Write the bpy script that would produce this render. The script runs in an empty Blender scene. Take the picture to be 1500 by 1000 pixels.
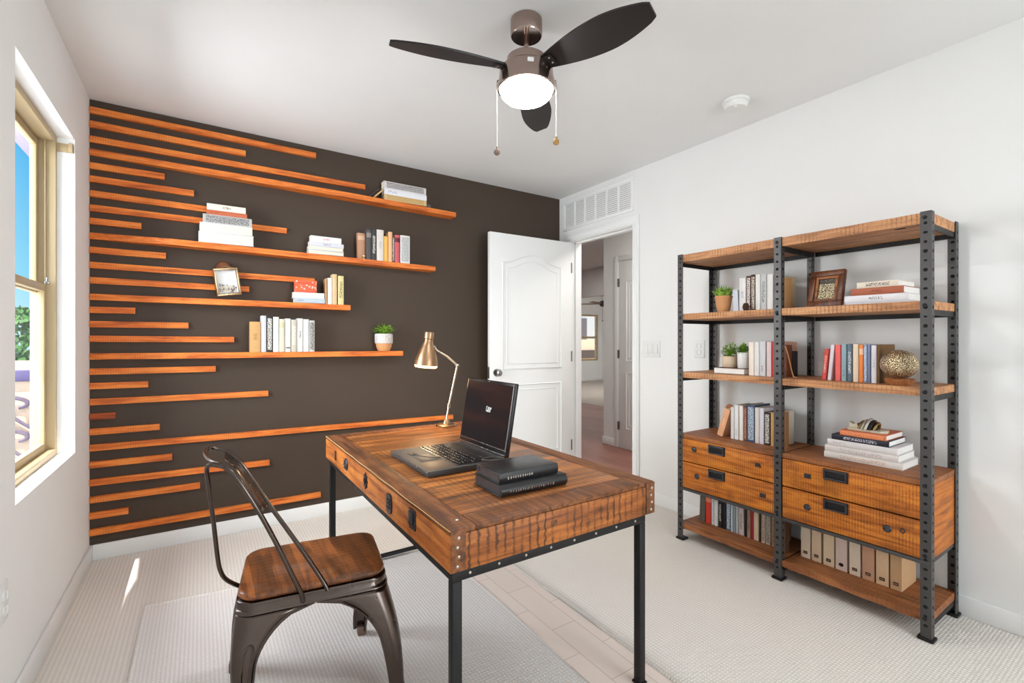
import bpy, bmesh, math, random
from mathutils import Vector, Matrix, Euler
PI = math.pi
rnd = random.Random(7)
scene = bpy.context.scene
COL = scene.collection

# ------------------------------------------------------------------ camera
FPX, HOR, CAMZ = 686.0, 498.0, 1.1725            # focal length in pixels (1500 wide), horizon row, eye height
YAW = math.atan2(0.5528, 0.8333)
cam_data = bpy.data.cameras.new('camera')
cam = bpy.data.objects.new('camera', cam_data)
COL.objects.link(cam)
cam.location = (0, 0, CAMZ)
cam.rotation_euler = (PI/2, 0, -YAW)
cam_data.sensor_fit = 'HORIZONTAL'
cam_data.sensor_width = 36.0
cam_data.lens = 36.0*FPX/1500.0
cam_data.shift_y = -(500-HOR)/1500.0
cam_data.clip_start = 0.02
scene.camera = cam

# ------------------------------------------------------------------ view, sky, sun, daylight
scene.view_settings.view_transform = 'Standard'
scene.view_settings.look = 'None'
scene.view_settings.exposure = 0.42
scene.view_settings.gamma = 1.0
scene.view_settings.use_curve_mapping = False

world = bpy.data.worlds.new('sky')
scene.world = world
world.use_nodes = True
wn = world.node_tree
wn.nodes.clear()
geo = wn.nodes.new('ShaderNodeTexCoord')
sepz = wn.nodes.new('ShaderNodeSeparateXYZ')
wn.links.new(geo.outputs['Generated'], sepz.inputs[0])
sky = wn.nodes.new('ShaderNodeValToRGB')          # clear desert sky: pale at the horizon, deep azure above
el = sky.color_ramp.elements
el[0].position, el[0].color = 0.0, (0.50, 0.76, 0.86, 1)
el[1].position, el[1].color = 0.55, (0.035, 0.27, 0.66, 1)
e_ = el.new(0.10); e_.color = (0.22, 0.60, 0.82, 1)
e_ = el.new(0.28); e_.color = (0.07, 0.42, 0.78, 1)
wn.links.new(sepz.outputs[2], sky.inputs[0])
bg = wn.nodes.new('ShaderNodeBackground')
bg.inputs['Strength'].default_value = 0.95
wo = wn.nodes.new('ShaderNodeOutputWorld')
wn.links.new(sky.outputs[0], bg.inputs[0])
wn.links.new(bg.outputs[0], wo.inputs[0])

def light(name, kind, loc, energy, color=(1, 1, 1), aim=None, **kw):
    d = bpy.data.lights.new(name, kind)
    d.energy = energy
    d.color = color
    for k, v in kw.items():
        setattr(d, k, v)
    o = bpy.data.objects.new(name, d)
    COL.objects.link(o)
    o.location = loc
    if aim is not None:
        o.rotation_euler = Vector(aim).to_track_quat('-Z', 'Y').to_euler()
    return o

light('sun', 'SUN', (-3, -2, 6), 9.0, (1.0, 0.96, 0.9), aim=(0.31, 0.36, -1.0), angle=math.radians(0.5))
# unseen fill light added behind the camera; daylight boosted outside the left window
light('rear_fill', 'AREA', (1.75, -2.77, 1.42), 60, (0.92, 0.97, 1.0), aim=(-0.40, 1, -0.40), shape='RECTANGLE', size=1.6, size_y=1.5)
light('window_daylight', 'AREA', (-1.9, 2.6, 1.75), 260, (0.90, 0.965, 1.0), aim=(1, 0, -0.2), shape='RECTANGLE', size=2.6, size_y=2.3)
light('hall_fill', 'AREA', (4.7, 5.6, 2.40), 7, (1.0, 0.97, 0.93), aim=(0, 0, -1), shape='RECTANGLE', size=1.0, size_y=1.0)  # unseen fill added under the hall ceiling, no fixture there
light('corridor_fill', 'AREA', (3.3, 2.3, 2.40), 15, (1.0, 0.97, 0.93), aim=(0, 0, -1), shape='RECTANGLE', size=0.5, size_y=1.2)  # added fill to brighten the corridor, without a lamp body
light('far_room_fill', 'AREA', (7.9, 7.6, 2.40), 75, (1.0, 0.985, 0.96), aim=(0.1, 0.3, -1), shape='RECTANGLE', size=2.5, size_y=2.5)  # unseen fill added below the far room's ceiling, apart from its window

# ------------------------------------------------------------------ geometry helpers
RV = Vector((math.cos(YAW), -math.sin(YAW), 0))
FV = Vector((math.sin(YAW), math.cos(YAW), 0))
def ray(px, py):
    d = RV*((px-750)/FPX) + FV
    d.z = (HOR-py)/FPX
    return d
def at(px, py, axis, val):
    """where the line of sight through a photo pixel meets the plane axis = val"""
    d = ray(px, py)
    i = 'xyz'.index(axis)
    c = Vector((0, 0, CAMZ))
    t = (val-c[i])/d[i]
    return c + d*t

class MB:
    """collects shapes for ONE mesh object"""
    def __init__(s):
        s.bm = bmesh.new()
        s.mi = 0
    def _tag(s, faces):
        for f in faces:
            f.material_index = s.mi
    def box(s, x0, x1, y0, y1, z0, z1, bev=0.0, seg=2, M=None):
        vs = [s.bm.verts.new((x, y, z)) for x in (x0, x1) for y in (y0, y1) for z in (z0, z1)]
        q = [(0, 1, 3, 2), (4, 6, 7, 5), (0, 4, 5, 1), (2, 3, 7, 6), (0, 2, 6, 4), (1, 5, 7, 3)]
        fs = [s.bm.faces.new([vs[i] for i in f]) for f in q]
        s._tag(fs)
        if M is not None:
            for v in vs: v.co = M @ v.co
        if bev > 0:
            es = list({e for f in fs for e in f.edges})
            r = bmesh.ops.bevel(s.bm, geom=es, offset=bev, segments=seg, affect='EDGES', profile=0.5)
            s._tag(r['faces'])
        return s
    def bar(s, p, q, w, h, up=(0, 0, 1), bev=0.0):
        """box from p to q, w across, h along up"""
        p, q = Vector(p), Vector(q)
        z = (q-p).normalized()
        u = Vector(up)
        x = u.cross(z)
        if x.length < 1e-5: x = Vector((1, 0, 0)).cross(z)
        x.normalize()
        y = z.cross(x)
        M = Matrix(((x.x, y.x, z.x, p.x), (x.y, y.y, z.y, p.y), (x.z, y.z, z.z, p.z), (0, 0, 0, 1)))
        return s.box(-w/2, w/2, -h/2, h/2, 0, (q-p).length, bev, M=M)
    def lathe(s, prof, seg=32, M=None, cap=True):
        """prof: list of (r, z)"""
        rings = []
        for r, z in prof:
            if r < 1e-6:
                v = s.bm.verts.new((0, 0, z)); rings.append([v])
            else:
                rings.append([s.bm.verts.new((r*math.cos(2*PI*k/seg), r*math.sin(2*PI*k/seg), z)) for k in range(seg)])
        fs = []
        for a, b in zip(rings, rings[1:]):
            for k in range(seg):
                k2 = (k+1) % seg
                if len(a) == 1 and len(b) == 1: continue
                if len(a) == 1: fs.append(s.bm.faces.new((a[0], b[k], b[k2])))
                elif len(b) == 1: fs.append(s.bm.faces.new((a[k], b[0], a[k2])))
                else: fs.append(s.bm.faces.new((a[k], b[k], b[k2], a[k2])))
        if cap:
            for rg in (rings[0], rings[-1]):
                if len(rg) > 2: fs.append(s.bm.faces.new(rg))
        s._tag(fs)
        if M is not None:
            for rg in rings:
                for v in rg: v.co = M @ v.co
        return s
    def cyl(s, p, q, r, seg=16, r2=None):
        p, q = Vector(p), Vector(q)
        L = (q-p).length
        M = Matrix.Translation(p) @ (q-p).to_track_quat('Z', 'Y').to_matrix().to_4x4()
        return s.lathe([(r, 0), (r if r2 is None else r2, L)], seg, M)
    def tube(s, pts, r, seg=8, closed=False):
        pts = [Vector(p) for p in pts]
        n = len(pts)
        rings = []
        ref = None
        for i in range(n):
            a = pts[(i-1) % n] if (closed or i > 0) else pts[i]
            b = pts[(i+1) % n] if (closed or i < n-1) else pts[i]
            t = (b-a).normalized()
            if ref is None:
                ref = t.orthogonal().normalized()
            ref = (ref - t*ref.dot(t))
            ref = ref.normalized() if ref.length > 1e-6 else t.orthogonal().normalized()
            bi = t.cross(ref)
            rr = r[i] if isinstance(r, (list, tuple)) else r
            rings.append([s.bm.verts.new(pts[i] + (ref*math.cos(2*PI*k/seg) + bi*math.sin(2*PI*k/seg))*rr) for k in range(seg)])
        fs = []
        m = n if closed else n-1
        for i in range(m):
            A, B = rings[i], rings[(i+1) % n]
            for k in range(seg):
                k2 = (k+1) % seg
                fs.append(s.bm.faces.new((A[k], A[k2], B[k2], B[k])))
        if not closed:
            fs.append(s.bm.faces.new(rings[0])); fs.append(s.bm.faces.new(rings[-1]))
        s._tag(fs)
        return s
    def prism(s, poly, d, M=None):
        """poly in local xy, extruded 0..d along local z"""
        a = [s.bm.verts.new((x, y, 0)) for x, y in poly]
        b = [s.bm.verts.new((x, y, d)) for x, y in poly]
        n = len(poly)
        fs = [s.bm.faces.new(a), s.bm.faces.new(b)]
        for i in range(n):
            j = (i+1) % n
            fs.append(s.bm.faces.new((a[i], a[j], b[j], b[i])))
        s._tag(fs)
        if M is not None:
            for v in a+b: v.co = M @ v.co
        return s
    def grid(s, rows):
        """open sheet through rows of points"""
        R = [[s.bm.verts.new(p) for p in row] for row in rows]
        fs = []
        for a, b in zip(R, R[1:]):
            for k in range(len(a)-1):
                fs.append(s.bm.faces.new((a[k], a[k+1], b[k+1], b[k])))
        s._tag(fs)
        return s
    def sphere(s, c, r, u=16, v=10, sc=(1, 1, 1)):
        M = Matrix.Translation(c) @ Matrix.Diagonal((sc[0], sc[1], sc[2], 1))
        prof = [(r*math.sin(PI*i/v), -r*math.cos(PI*i/v)) for i in range(v+1)]
        prof[0] = (0, -r); prof[-1] = (0, r)
        return s.lathe(prof, u, M, cap=False)
    def build(s, name, mat, parent=None, smooth=35, recalc=True):
        if recalc:
            bmesh.ops.recalc_face_normals(s.bm, faces=s.bm.faces[:])
        me = bpy.data.meshes.new(name)
        s.bm.to_mesh(me); s.bm.free()
        for m in (mat if isinstance(mat, (list, tuple)) else [mat]):
            me.materials.append(m)
        if smooth:
            me.polygons.foreach_set('use_smooth', [True]*len(me.polygons))
            me.set_sharp_from_angle(angle=math.radians(smooth))
        o = bpy.data.objects.new(name, me)
        COL.objects.link(o)
        if parent is not None:
            o.parent = parent
            if parent.type == 'EMPTY' and not parent.get('_local'):
                o.matrix_parent_inverse = parent.matrix_basis.inverted()
        return o

def thing(name, label, cat, loc=(0, 0, 0), rot=(0, 0, 0), group=None, local=False):
    """an Empty at the thing's base; its parts are modelled in room coordinates unless local"""
    o = bpy.data.objects.new(name, None)
    COL.objects.link(o)
    o.empty_display_size = 0.05
    o.location = loc
    o.rotation_euler = rot
    o['label'] = label
    o['category'] = cat
    if group: o['group'] = group
    if local: o['_local'] = 1
    return o
def tag(o, label, cat, group=None, kind=None):
    o['label'] = label; o['category'] = cat
    if group: o['group'] = group
    if kind: o['kind'] = kind
    return o
def struct(o):
    o['kind'] = 'structure'
    return o
def lab(o, label):
    o['label'] = label
    return o

# ------------------------------------------------------------------ materials
def srgb(r, g, b):
    f = lambda c: (c/255/12.92) if c/255 <= 0.04045 else ((c/255+0.055)/1.055)**2.4
    return (f(r), f(g), f(b), 1)
class G:
    """small node graph writer"""
    def __init__(s, name):
        s.m = bpy.data.materials.new(name)
        s.m.use_nodes = True
        s.t = s.m.node_tree
        s.b = s.t.nodes['Principled BSDF']
    def n(s, typ, **kw):
        nd = s.t.nodes.new('ShaderNode'+typ)
        for k, v in kw.items():
            if k.startswith('p_'): setattr(nd, k[2:], v)
        for k, v in kw.items():
            if k.startswith('p_'): continue
            key = k.replace('_', ' ') if not k.startswith('i') or not k[1:].isdigit() else int(k[1:])
            s.set(nd.inputs[key], v)
        return nd
    def set(s, sock, v):
        if isinstance(v, bpy.types.NodeSocket): s.t.links.new(v, sock)
        else: sock.default_value = v
    def math(s, op, a, b=0.0, c=0.0, clamp=False):
        nd = s.t.nodes.new('ShaderNodeMath'); nd.operation = op; nd.use_clamp = clamp
        s.set(nd.inputs[0], a); s.set(nd.inputs[1], b); s.set(nd.inputs[2], c)
        return nd.outputs[0]
    def mix(s, fac, a, b, blend='MIX'):
        nd = s.t.nodes.new('ShaderNodeMix'); nd.data_type = 'RGBA'; nd.blend_type = blend
        s.set(nd.inputs[0], fac); s.set(nd.inputs[6], a); s.set(nd.inputs[7], b)
        return nd.outputs[2]
    def ramp(s, fac, stops, interp='LINEAR'):
        nd = s.t.nodes.new('ShaderNodeValToRGB'); nd.color_ramp.interpolation = interp
        el = nd.color_ramp.elements
        while len(el) > 1: el.remove(el[-1])
        el[0].position, el[0].color = stops[0][0], stops[0][1]
        for p, c in stops[1:]:
            e = el.new(p); e.color = c
        s.set(nd.inputs[0], fac)
        return nd.outputs[0]
    def coord(s, which='Object', scale=None, loc=None, rot=None):
        tc = s.t.nodes.new('ShaderNodeTexCoord').outputs[which]
        if scale is None and loc is None and rot is None: return tc
        mp = s.t.nodes.new('ShaderNodeMapping')
        s.set(mp.inputs[0], tc)
        if loc: mp.inputs[1].default_value = loc
        if rot: mp.inputs[2].default_value = rot
        if scale: mp.inputs[3].default_value = scale
        return mp.outputs[0]
    def noise(s, vec, scale, detail=4, rough=0.55, dist=0.0):
        nd = s.t.nodes.new('ShaderNodeTexNoise')
        s.set(nd.inputs['Vector'], vec); nd.inputs['Scale'].default_value = scale
        nd.inputs['Detail'].default_value = detail; nd.inputs['Roughness'].default_value = rough
        nd.inputs['Distortion'].default_value = dist
        return nd.outputs[0]
    def wave(s, vec, scale, dirn='X', dist=0.0, detail=2, dscale=1.0):
        nd = s.t.nodes.new('ShaderNodeTexWave'); nd.wave_type = 'BANDS'; nd.bands_direction = dirn
        s.set(nd.inputs['Vector'], vec); nd.inputs['Scale'].default_value = scale
        nd.inputs['Distortion'].default_value = dist; nd.inputs['Detail'].default_value = detail
        nd.inputs['Detail Scale'].default_value = dscale
        return nd.outputs[1]
    def bump(s, h, strength=0.3, dist=0.002):
        nd = s.t.nodes.new('ShaderNodeBump')
        nd.inputs['Strength'].default_value = strength; nd.inputs['Distance'].default_value = dist
        s.set(nd.inputs['Height'], h)
        s.t.links.new(nd.outputs[0], s.b.inputs['Normal'])
    def out(s, base=None, rough=None, metal=None, spec=None, coat=None):
        if base is not None: s.set(s.b.inputs['Base Color'], base)
        if rough is not None: s.set(s.b.inputs['Roughness'], rough)
        if metal is not None: s.set(s.b.inputs['Metallic'], metal)
        if spec is not None: s.set(s.b.inputs['Specular IOR Level'], spec)
        if coat is not None: s.set(s.b.inputs['Coat Weight'], coat)
        return s.m

def paint(name, col, rough=0.6, tex=0.0, spec=0.3):
    g = G(name)
    v = g.coord()
    n1 = g.noise(v, 3.0, 3)
    c = g.mix(n1, [x*0.97 for x in col[:3]]+[1], [min(1, x*1.02) for x in col[:3]]+[1])
    if tex: g.bump(g.noise(v, 160, 3), tex, 0.001)
    return g.out(c, rough, 0, spec)
def metal(name, col, rough=0.3, m=1.0, wear=0.0, bump=0.0):
    g = G(name)
    v = g.coord()
    n1 = g.noise(v, 25, 5)
    c = g.mix(g.math('MULTIPLY', n1, 0.5), col, [x*0.6 for x in col[:3]]+[1])
    if wear:
        w = g.ramp(g.noise(v, 60, 6, 0.7), [(0.62, (0, 0, 0, 1)), (0.72, (1, 1, 1, 1))])
        c = g.mix(g.math('MULTIPLY', w, wear), c, [min(1, x*4+0.05) for x in col[:3]]+[1])
    r = g.math('ADD', g.math('MULTIPLY', n1, 0.2), rough-0.1)
    if bump: g.bump(g.noise(v, 90, 4), bump, 0.001)
    return g.out(c, r, m)
def plain(name, col, rough=0.5, metal_=0.0, spec=0.4, emit=None, strength=0.0):
    g = G(name)
    v = g.coord()
    c = g.mix(g.noise(v, 40, 3), [x*0.92 for x in col[:3]]+[1], col)
    g.out(c, rough, metal_, spec)
    if emit:
        g.b.inputs['Emission Color'].default_value = emit
        g.b.inputs['Emission Strength'].default_value = strength
    return g.m

def wood(name, light_, mid, dark, grain='X', saw=70.0, sawamt=0.45, blot=0.5, rough=0.5, gscale=1.0, coat=0.0, bump=0.25, plank=None, cover=(0.40, 0.62)):
    """rough-sawn reclaimed timber: fibres along the grain, saw marks across it, dark blotches and, with plank=(axis, width), boards of different tone"""
    g = G(name)
    st = {'X': (1.2, 14, 14), 'Y': (14, 1.2, 14), 'Z': (14, 14, 1.2)}[grain]
    v = g.coord('Object', scale=tuple(a*gscale for a in st))
    raw = g.coord('Object')
    fib = g.noise(v, 3.0, 8, 0.62, 0.6)
    c = g.ramp(fib, [(0.28, dark), (0.46, mid), (0.62, light_), (0.8, mid)])
    if plank:
        sep = g.n('SeparateXYZ', i0=raw).outputs['XYZ'.index(plank[0])]
        cell = g.math('FLOOR', g.math('DIVIDE', sep, plank[1]))
        wn_ = g.n('TexWhiteNoise', p_noise_dimensions='1D', W=cell).outputs[0]
        c = g.mix(g.math('MULTIPLY', wn_, 0.55), c, dark)
        fr = g.math('FRACT', g.math('DIVIDE', sep, plank[1]))
        gap = g.math('LESS_THAN', fr, 0.02)
        c = g.mix(g.math('MULTIPLY', gap, 0.75), c, [x*0.35 for x in dark[:3]]+[1])
    if blot:
        b = g.ramp(g.noise(raw, 7.0*gscale, 6, 0.65), [(0.52, (0, 0, 0, 1)), (0.72, (1, 1, 1, 1))])
        c = g.mix(g.math('MULTIPLY', b, blot), c, dark)
    if sawamt:
        w = g.wave(raw, saw/6.283*2, grain, 2.2, 3, 7.0)
        msk = g.noise(raw, 11*gscale, 4, 0.6)
        msk = g.ramp(msk, [(cover[0], (0, 0, 0, 1)), (cover[1], (1, 1, 1, 1))])
        lines = g.ramp(w, [(0.0, (1, 1, 1, 1)), (0.32, (0, 0, 0, 1))])
        c = g.mix(g.math('MULTIPLY', g.math('MULTIPLY', lines, msk), sawamt), c, [x*0.5 for x in dark[:3]]+[1])
        g.bump(g.math('ADD', g.math('MULTIPLY', fib, 0.6), g.math('MULTIPLY', w, 0.5)), bump, 0.002)
    else:
        g.bump(fib, bump, 0.002)
    return g.out(c, g.math('ADD', g.math('MULTIPLY', fib, 0.25), rough-0.1), 0, 0.35, coat)

M = {}
M['wall'] = paint('white_wall_paint', (0.815, 0.81, 0.795, 1), 0.75, 0.25, 0.2)
M['ceiling'] = paint('white_ceiling_paint', (0.815, 0.82, 0.815, 1), 0.85, 0.2, 0.15)
M['dark_wall'] = paint('dark_taupe_wall_paint', srgb(70, 58, 48), 0.62, 0.12, 0.3)
M['trim'] = paint('white_trim_paint', (0.84, 0.84, 0.83, 1), 0.4, 0.0, 0.4)
M['door'] = paint('white_door_paint', (0.82, 0.82, 0.81, 1), 0.45, 0.0, 0.4)
M['black'] = metal('black_iron', (0.018, 0.017, 0.017, 1), 0.5, 0.5, 0.18, 0.2)
M['black_post'] = metal('worn_grey_black_iron', (0.085, 0.08, 0.078, 1), 0.45, 0.55, 0.15, 0.2)
M['hole'] = plain('punched_hole_black', (0.004, 0.004, 0.004, 1), 0.9)
M['rivet'] = metal('bright_rivet', (0.55, 0.5, 0.45, 1), 0.35)
M['gun'] = metal('bronze_gunmetal', (0.125, 0.098, 0.085, 1), 0.24, 1.0, 0.05)
M['gun_foot'] = metal('worn_bronze_foot', (0.22, 0.15, 0.12, 1), 0.4, 0.8)
M['fanmetal'] = metal('dark_copper_chrome', (0.42, 0.32, 0.28, 1), 0.17, 1.0)
M['blade'] = plain('black_fan_blade', (0.012, 0.008, 0.008, 1), 0.4)
M['blade_edge'] = plain('pale_blade_edge', (0.3, 0.28, 0.26, 1), 0.5)
M['brass'] = metal('aged_brass', (0.45, 0.29, 0.12, 1), 0.28)
M['bronze_frame'] = paint('tan_aluminium_frame', srgb(178, 158, 122), 0.45, 0.0, 0.4)
M['chrome'] = metal('satin_nickel', (0.45, 0.44, 0.42, 1), 0.22)
M['hinge'] = metal('dull_hinge', (0.25, 0.24, 0.22, 1), 0.35)
M['glossblack'] = plain('gloss_black_plastic', (0.010, 0.0095, 0.010, 1), 0.22)
M['white_plastic'] = plain('white_plastic', (0.80, 0.80, 0.78, 1), 0.4)
M['pages'] = None

SL_L, SL_M, SL_D = srgb(236, 140, 62), srgb(214, 110, 42), srgb(150, 66, 24)
M['slat'] = wood('orange_slat_timber', SL_L, SL_M, SL_D, 'X', 95, 0.32, 0.25, 0.55, 1.0)
M['slat_dark'] = wood('reddish_slat_timber', srgb(188, 92, 40), srgb(158, 70, 30), srgb(100, 42, 20), 'X', 95, 0.3, 0.4, 0.6)
M['desk_edge'] = wood('reclaimed_desk_side_timber', srgb(214, 132, 58), srgb(182, 100, 36), srgb(92, 48, 20), 'Y', 90, 0.6, 0.5, 0.5, coat=0.1, cover=(0.3, 0.6))
M['desk_end'] = wood('reclaimed_desk_end_timber', srgb(190, 114, 50), srgb(150, 84, 34), srgb(70, 40, 20), 'X', 36, 0.85, 0.5, 0.5, coat=0.1, cover=(0.32, 0.56))
M['desk_top'] = wood('reclaimed_desk_top_timber', srgb(208, 132, 64), srgb(160, 94, 42), srgb(72, 46, 28), 'X', 46, 0.6, 0.65, 0.40, 0.8, cover=(0.36, 0.62), coat=0.10, plank=('Y', 0.118))
M['desk_border'] = wood('dark_desk_border_timber', srgb(142, 88, 50), srgb(106, 64, 36), srgb(58, 36, 24), 'Y', 55, 0.5, 0.4, 0.55)
M['drawer'] = wood('orange_drawer_timber', srgb(212, 130, 44), srgb(182, 100, 28), srgb(96, 50, 18), 'Y', 90, 0.65, 0.6, 0.5, cover=(0.3, 0.6))
M['chest_side'] = wood('orange_chest_side_timber', srgb(206, 124, 46), srgb(176, 96, 30), srgb(96, 50, 18), 'X', 80, 0.5, 0.4, 0.5)
M['shelf_wood'] = wood('reclaimed_shelf_timber', srgb(206, 152, 106), srgb(176, 120, 78), srgb(104, 66, 40), 'Y', 60, 0.6, 0.4, 0.55)
M['shelf_low'] = wood('brown_shelf_timber', srgb(170, 108, 64), srgb(140, 84, 46), srgb(86, 50, 28), 'Y', 60, 0.35, 0.4, 0.5)
M['seat'] = wood('dark_chair_seat_timber', srgb(178, 106, 54), srgb(130, 78, 42), srgb(58, 36, 24), 'Y', 40, 0.25, 0.6, 0.3, 0.9, coat=0.3, plank=('X', 0.066))
M['frame_wood'] = wood('dark_picture_frame_wood', srgb(120, 66, 32), srgb(88, 46, 22), srgb(44, 24, 14), 'Z', 40, 0.2, 0.3, 0.35)
M['hall_wood'] = wood('red_brown_hall_floor', srgb(176, 128, 112), srgb(158, 108, 94), srgb(122, 78, 68), 'Y', 10, 0.0, 0.2, 0.4, 0.6, plank=('X', 0.13))

def carpet(name, base, fx, fy, amt=0.16, spots=0.0, bump=0.6):
    """looped carpet: rows of loops along x and y"""
    g = G(name)
    v = g.coord()
    wx = g.wave(v, fx/6.283*2, 'X', 0.8, 2, 3.0)
    wy = g.wave(v, fy/6.283*2, 'Y', 0.8, 2, 3.0)
    h = g.math('MULTIPLY', wx, wy) if fx and fy else (wx if fx else wy)
    n1 = g.noise(v, 9, 5, 0.6)
    n2 = g.noise(v, 420, 2)
    lo = [x*(1-amt*2.2) for x in base[:3]]+[1]
    hi = [min(1, x*(1+amt*0.5)) for x in base[:3]]+[1]
    f = g.math('ADD', g.math('MULTIPLY', h, 0.6), g.math('MULTIPLY', n2, 0.4))
    c = g.mix(f, lo, hi)
    c = g.mix(g.math('MULTIPLY', n1, 0.16), c, [x*0.90 for x in base[:3]]+[1])
    g.bump(f, bump, 0.004)
    return g.out(c, 0.95, 0, 0.1)
M['carpet'] = carpet('beige_loop_carpet', srgb(243, 236, 227), 62, 88, 0.15)
M['rug'] = carpet('pale_pink_grey_rug', srgb(253, 244, 239), 76, 76, 0.16)
M['far_carpet'] = carpet('far_room_carpet', srgb(190, 180, 170), 60, 60, 0.1)
def strip_mat():
    g = G('pale_plank_strip')
    v = g.coord()
    br = g.n('TexBrick', p_offset=0.5, Vector=g.coord('Object', rot=(0, 0, PI/2)), Color1=srgb(240, 228, 218), Color2=srgb(246, 232, 222), Mortar=srgb(196, 184, 174),
             Scale=1.0, Mortar_Size=0.0015, Brick_Width=0.33, Row_Height=0.118)
    c = g.mix(g.math('MULTIPLY', g.noise(v, 6, 4), 0.4), br.outputs[0], srgb(240, 214, 200))
    return g.out(c, 0.6, 0, 0.25)
M['strip'] = strip_mat()

# ------------------------------------------------------------------ the room
LX, RX, BY, FY, CH = -0.494, 2.713, 3.308, -2.7, 2.45
OX = -0.645                       # outer face of the left wall
HX = 2.833                        # hall face of the right wall

b = MB(); b.box(LX-0.16, RX+0.06, FY-0.2, BY+0.02, -0.08, 0.0)
struct(b.build('floor', M['carpet'], smooth=0))
b = MB(); b.box(LX-0.16, 10.6, FY-0.2, 10.4, CH, CH+0.12)
struct(b.build('ceiling', M['ceiling'], smooth=0))
b = MB(); b.box(LX-0.16, RX+0.12, BY, BY+0.12, -0.08, CH)
struct(b.build('wall_back', M['dark_wall'], smooth=0))
# left wall with the window hole (rounded reveal edges)
WY0, WY1, WZ0, WZ1 = 2.117, 2.967, 0.646, 2.11
b = MB()
b.box(OX, LX, FY-0.12, WY0, -0.08, CH)
b.box(OX, LX, WY1, BY, -0.08, CH)
b.box(OX, LX, WY0, WY1, -0.08, WZ0)
b.box(OX, LX, WY0, WY1, WZ1, CH)
wl = struct(b.build('wall_left', M['wall'], smooth=0))
# wall behind the camera with an opening added to let in the fill light
b = MB()
b.box(LX, 0.9, FY-0.12, FY, -0.08, CH); b.box(2.6, RX, FY-0.12, FY, -0.08, CH)
b.box(0.9, 2.6, FY-0.12, FY, -0.08, 0.65); b.box(0.9, 2.6, FY-0.12, FY, 2.2, CH)
struct(b.build('wall_front', M['wall'], smooth=0))
# right wall with the doorway
DY0, DY1, DZ = 2.440, 3.150, 2.035
b = MB()
b.box(RX, HX, FY-0.12, DY0-0.015, -0.08, CH)
b.box(RX, HX, DY1+0.015, BY+0.12, -0.08, CH)
b.box(RX, HX, DY0-0.015, DY1+0.015, DZ+0.015, CH)
struct(b.build('wall_right', M['wall'], smooth=0))

# baseboards
def baseboard(name, x0, x1, y0, y1, h=0.085):
    b = MB(); b.box(x0, x1, y0, y1, 0, h, 0.004)
    return struct(b.build(name, M['trim']))
baseboard('baseboard_back', LX+0.013, RX-0.013, BY-0.013, BY)
baseboard('baseboard_left', LX, LX+0.013, FY, BY)
baseboard('baseboard_right', RX-0.013, RX, FY, DY0-0.075)

# doorway: jamb lining and casing
b = MB()
b.box(RX-0.002, HX+0.002, DY0-0.015, DY0, 0, DZ+0.015); b.box(RX-0.002, HX+0.002, DY1, DY1+0.015, 0, DZ+0.015)
b.box(RX-0.002, HX+0.002, DY0, DY1, DZ, DZ+0.015)
b.box(RX+0.045, RX+0.085, DY0, DY0+0.012, 0, DZ); b.box(RX+0.045, RX+0.085, DY1-0.012, DY1, 0, DZ); b.box(RX+0.045, RX+0.085, DY0, DY1, DZ-0.012, DZ)
for (y0, y1) in ((DY0-0.068, DY0-0.006), (DY1+0.006, DY1+0.068)):
    b.box(RX-0.016, RX, y0, y1, 0, DZ+0.0055, 0.004); b.box(RX-0.022, RX, y0+0.012, y1-0.012, 0, DZ+0.0055, 0.004)
b.box(RX-0.016, RX, DY0-0.068, DY1+0.068, DZ+0.006, DZ+0.068, 0.004)
b.box(RX-0.022, RX, DY0-0.056, DY1+0.056, DZ+0.018, DZ+0.056, 0.004)
struct(b.build('trim_1', M['trim']))

# pale plank strip showing between rug and carpet, and the carpet's bound edge beside it
b = MB(); b.box(1.105, 1.345, FY, 2.50, 0.0, 0.003)
struct(b.build('trim_2', M['strip'], smooth=0))
b = MB()
N = 60
pts = []
for i in range(N+1):
    y = FY+0.02 + (2.48-FY)*i/N
    pts.append((1.352+0.006*math.sin(y*5.1)+0.003*math.sin(y*13), y, 0.004))
b.tube(pts, 0.0075, 8)
struct(b.build('trim_3', M['carpet']))

# window: tan aluminium single-hung sash set in the reveal
wf = struct(thing('window_1', 'single-hung window with tan aluminium frame in the white left wall', 'window', (LX, 2.54, WZ0)))
GX = -0.612
b = MB()
fx0, fx1 = -0.640, -0.556
b.box(fx0, fx1, WY1-0.022, WY1, WZ0, WZ1, 0.003); b.box(fx0, fx1, WY0, WY0+0.022, WZ0, WZ1, 0.003)
b.box(fx0, fx1, WY0+0.022, WY1-0.022, WZ1-0.03, WZ1, 0.003); b.box(fx0, fx1, WY0+0.022, WY1-0.022, WZ0, WZ0+0.028, 0.003)
b.box(-0.592, -0.588, WY1-0.034, WY1-0.022, WZ0+0.028, WZ1-0.03); b.box(-0.592, -0.588, WY0+0.022, WY0+0.034, WZ0+0.028, WZ1-0.03)
b.build('window_frame', M['bronze_frame'], wf)
def sash(name, x, z0, z1, t=0.022, w=0.034):
    b = MB()
    y0, y1 = WY0+0.0225, WY1-0.0225
    b.box(x-t/2, x+t/2, y0, y0+w, z0, z1, 0.003); b.box(x-t/2, x+t/2, y1-w, y1, z0, z1, 0.003)
    b.box(x-t/2, x+t/2, y0+w, y1-w, z0, z0+w, 0.003); b.box(x-t/2, x+t/2, y0+w, y1-w, z1-w, z1, 0.003)
    s = b.build(name, M['bronze_frame'], wf)
    g = MB(); g.box(x-0.002, x+0.002, y0+w-0.003, y1-w+0.003, z0+w-0.003, z1-w+0.003)
    g.build('pane', M['glass'], s, smooth=0)
    return s
gg = G('clear_window_glass')
gg.b.inputs['Base Color'].default_value = (1, 1, 1, 1)
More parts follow.
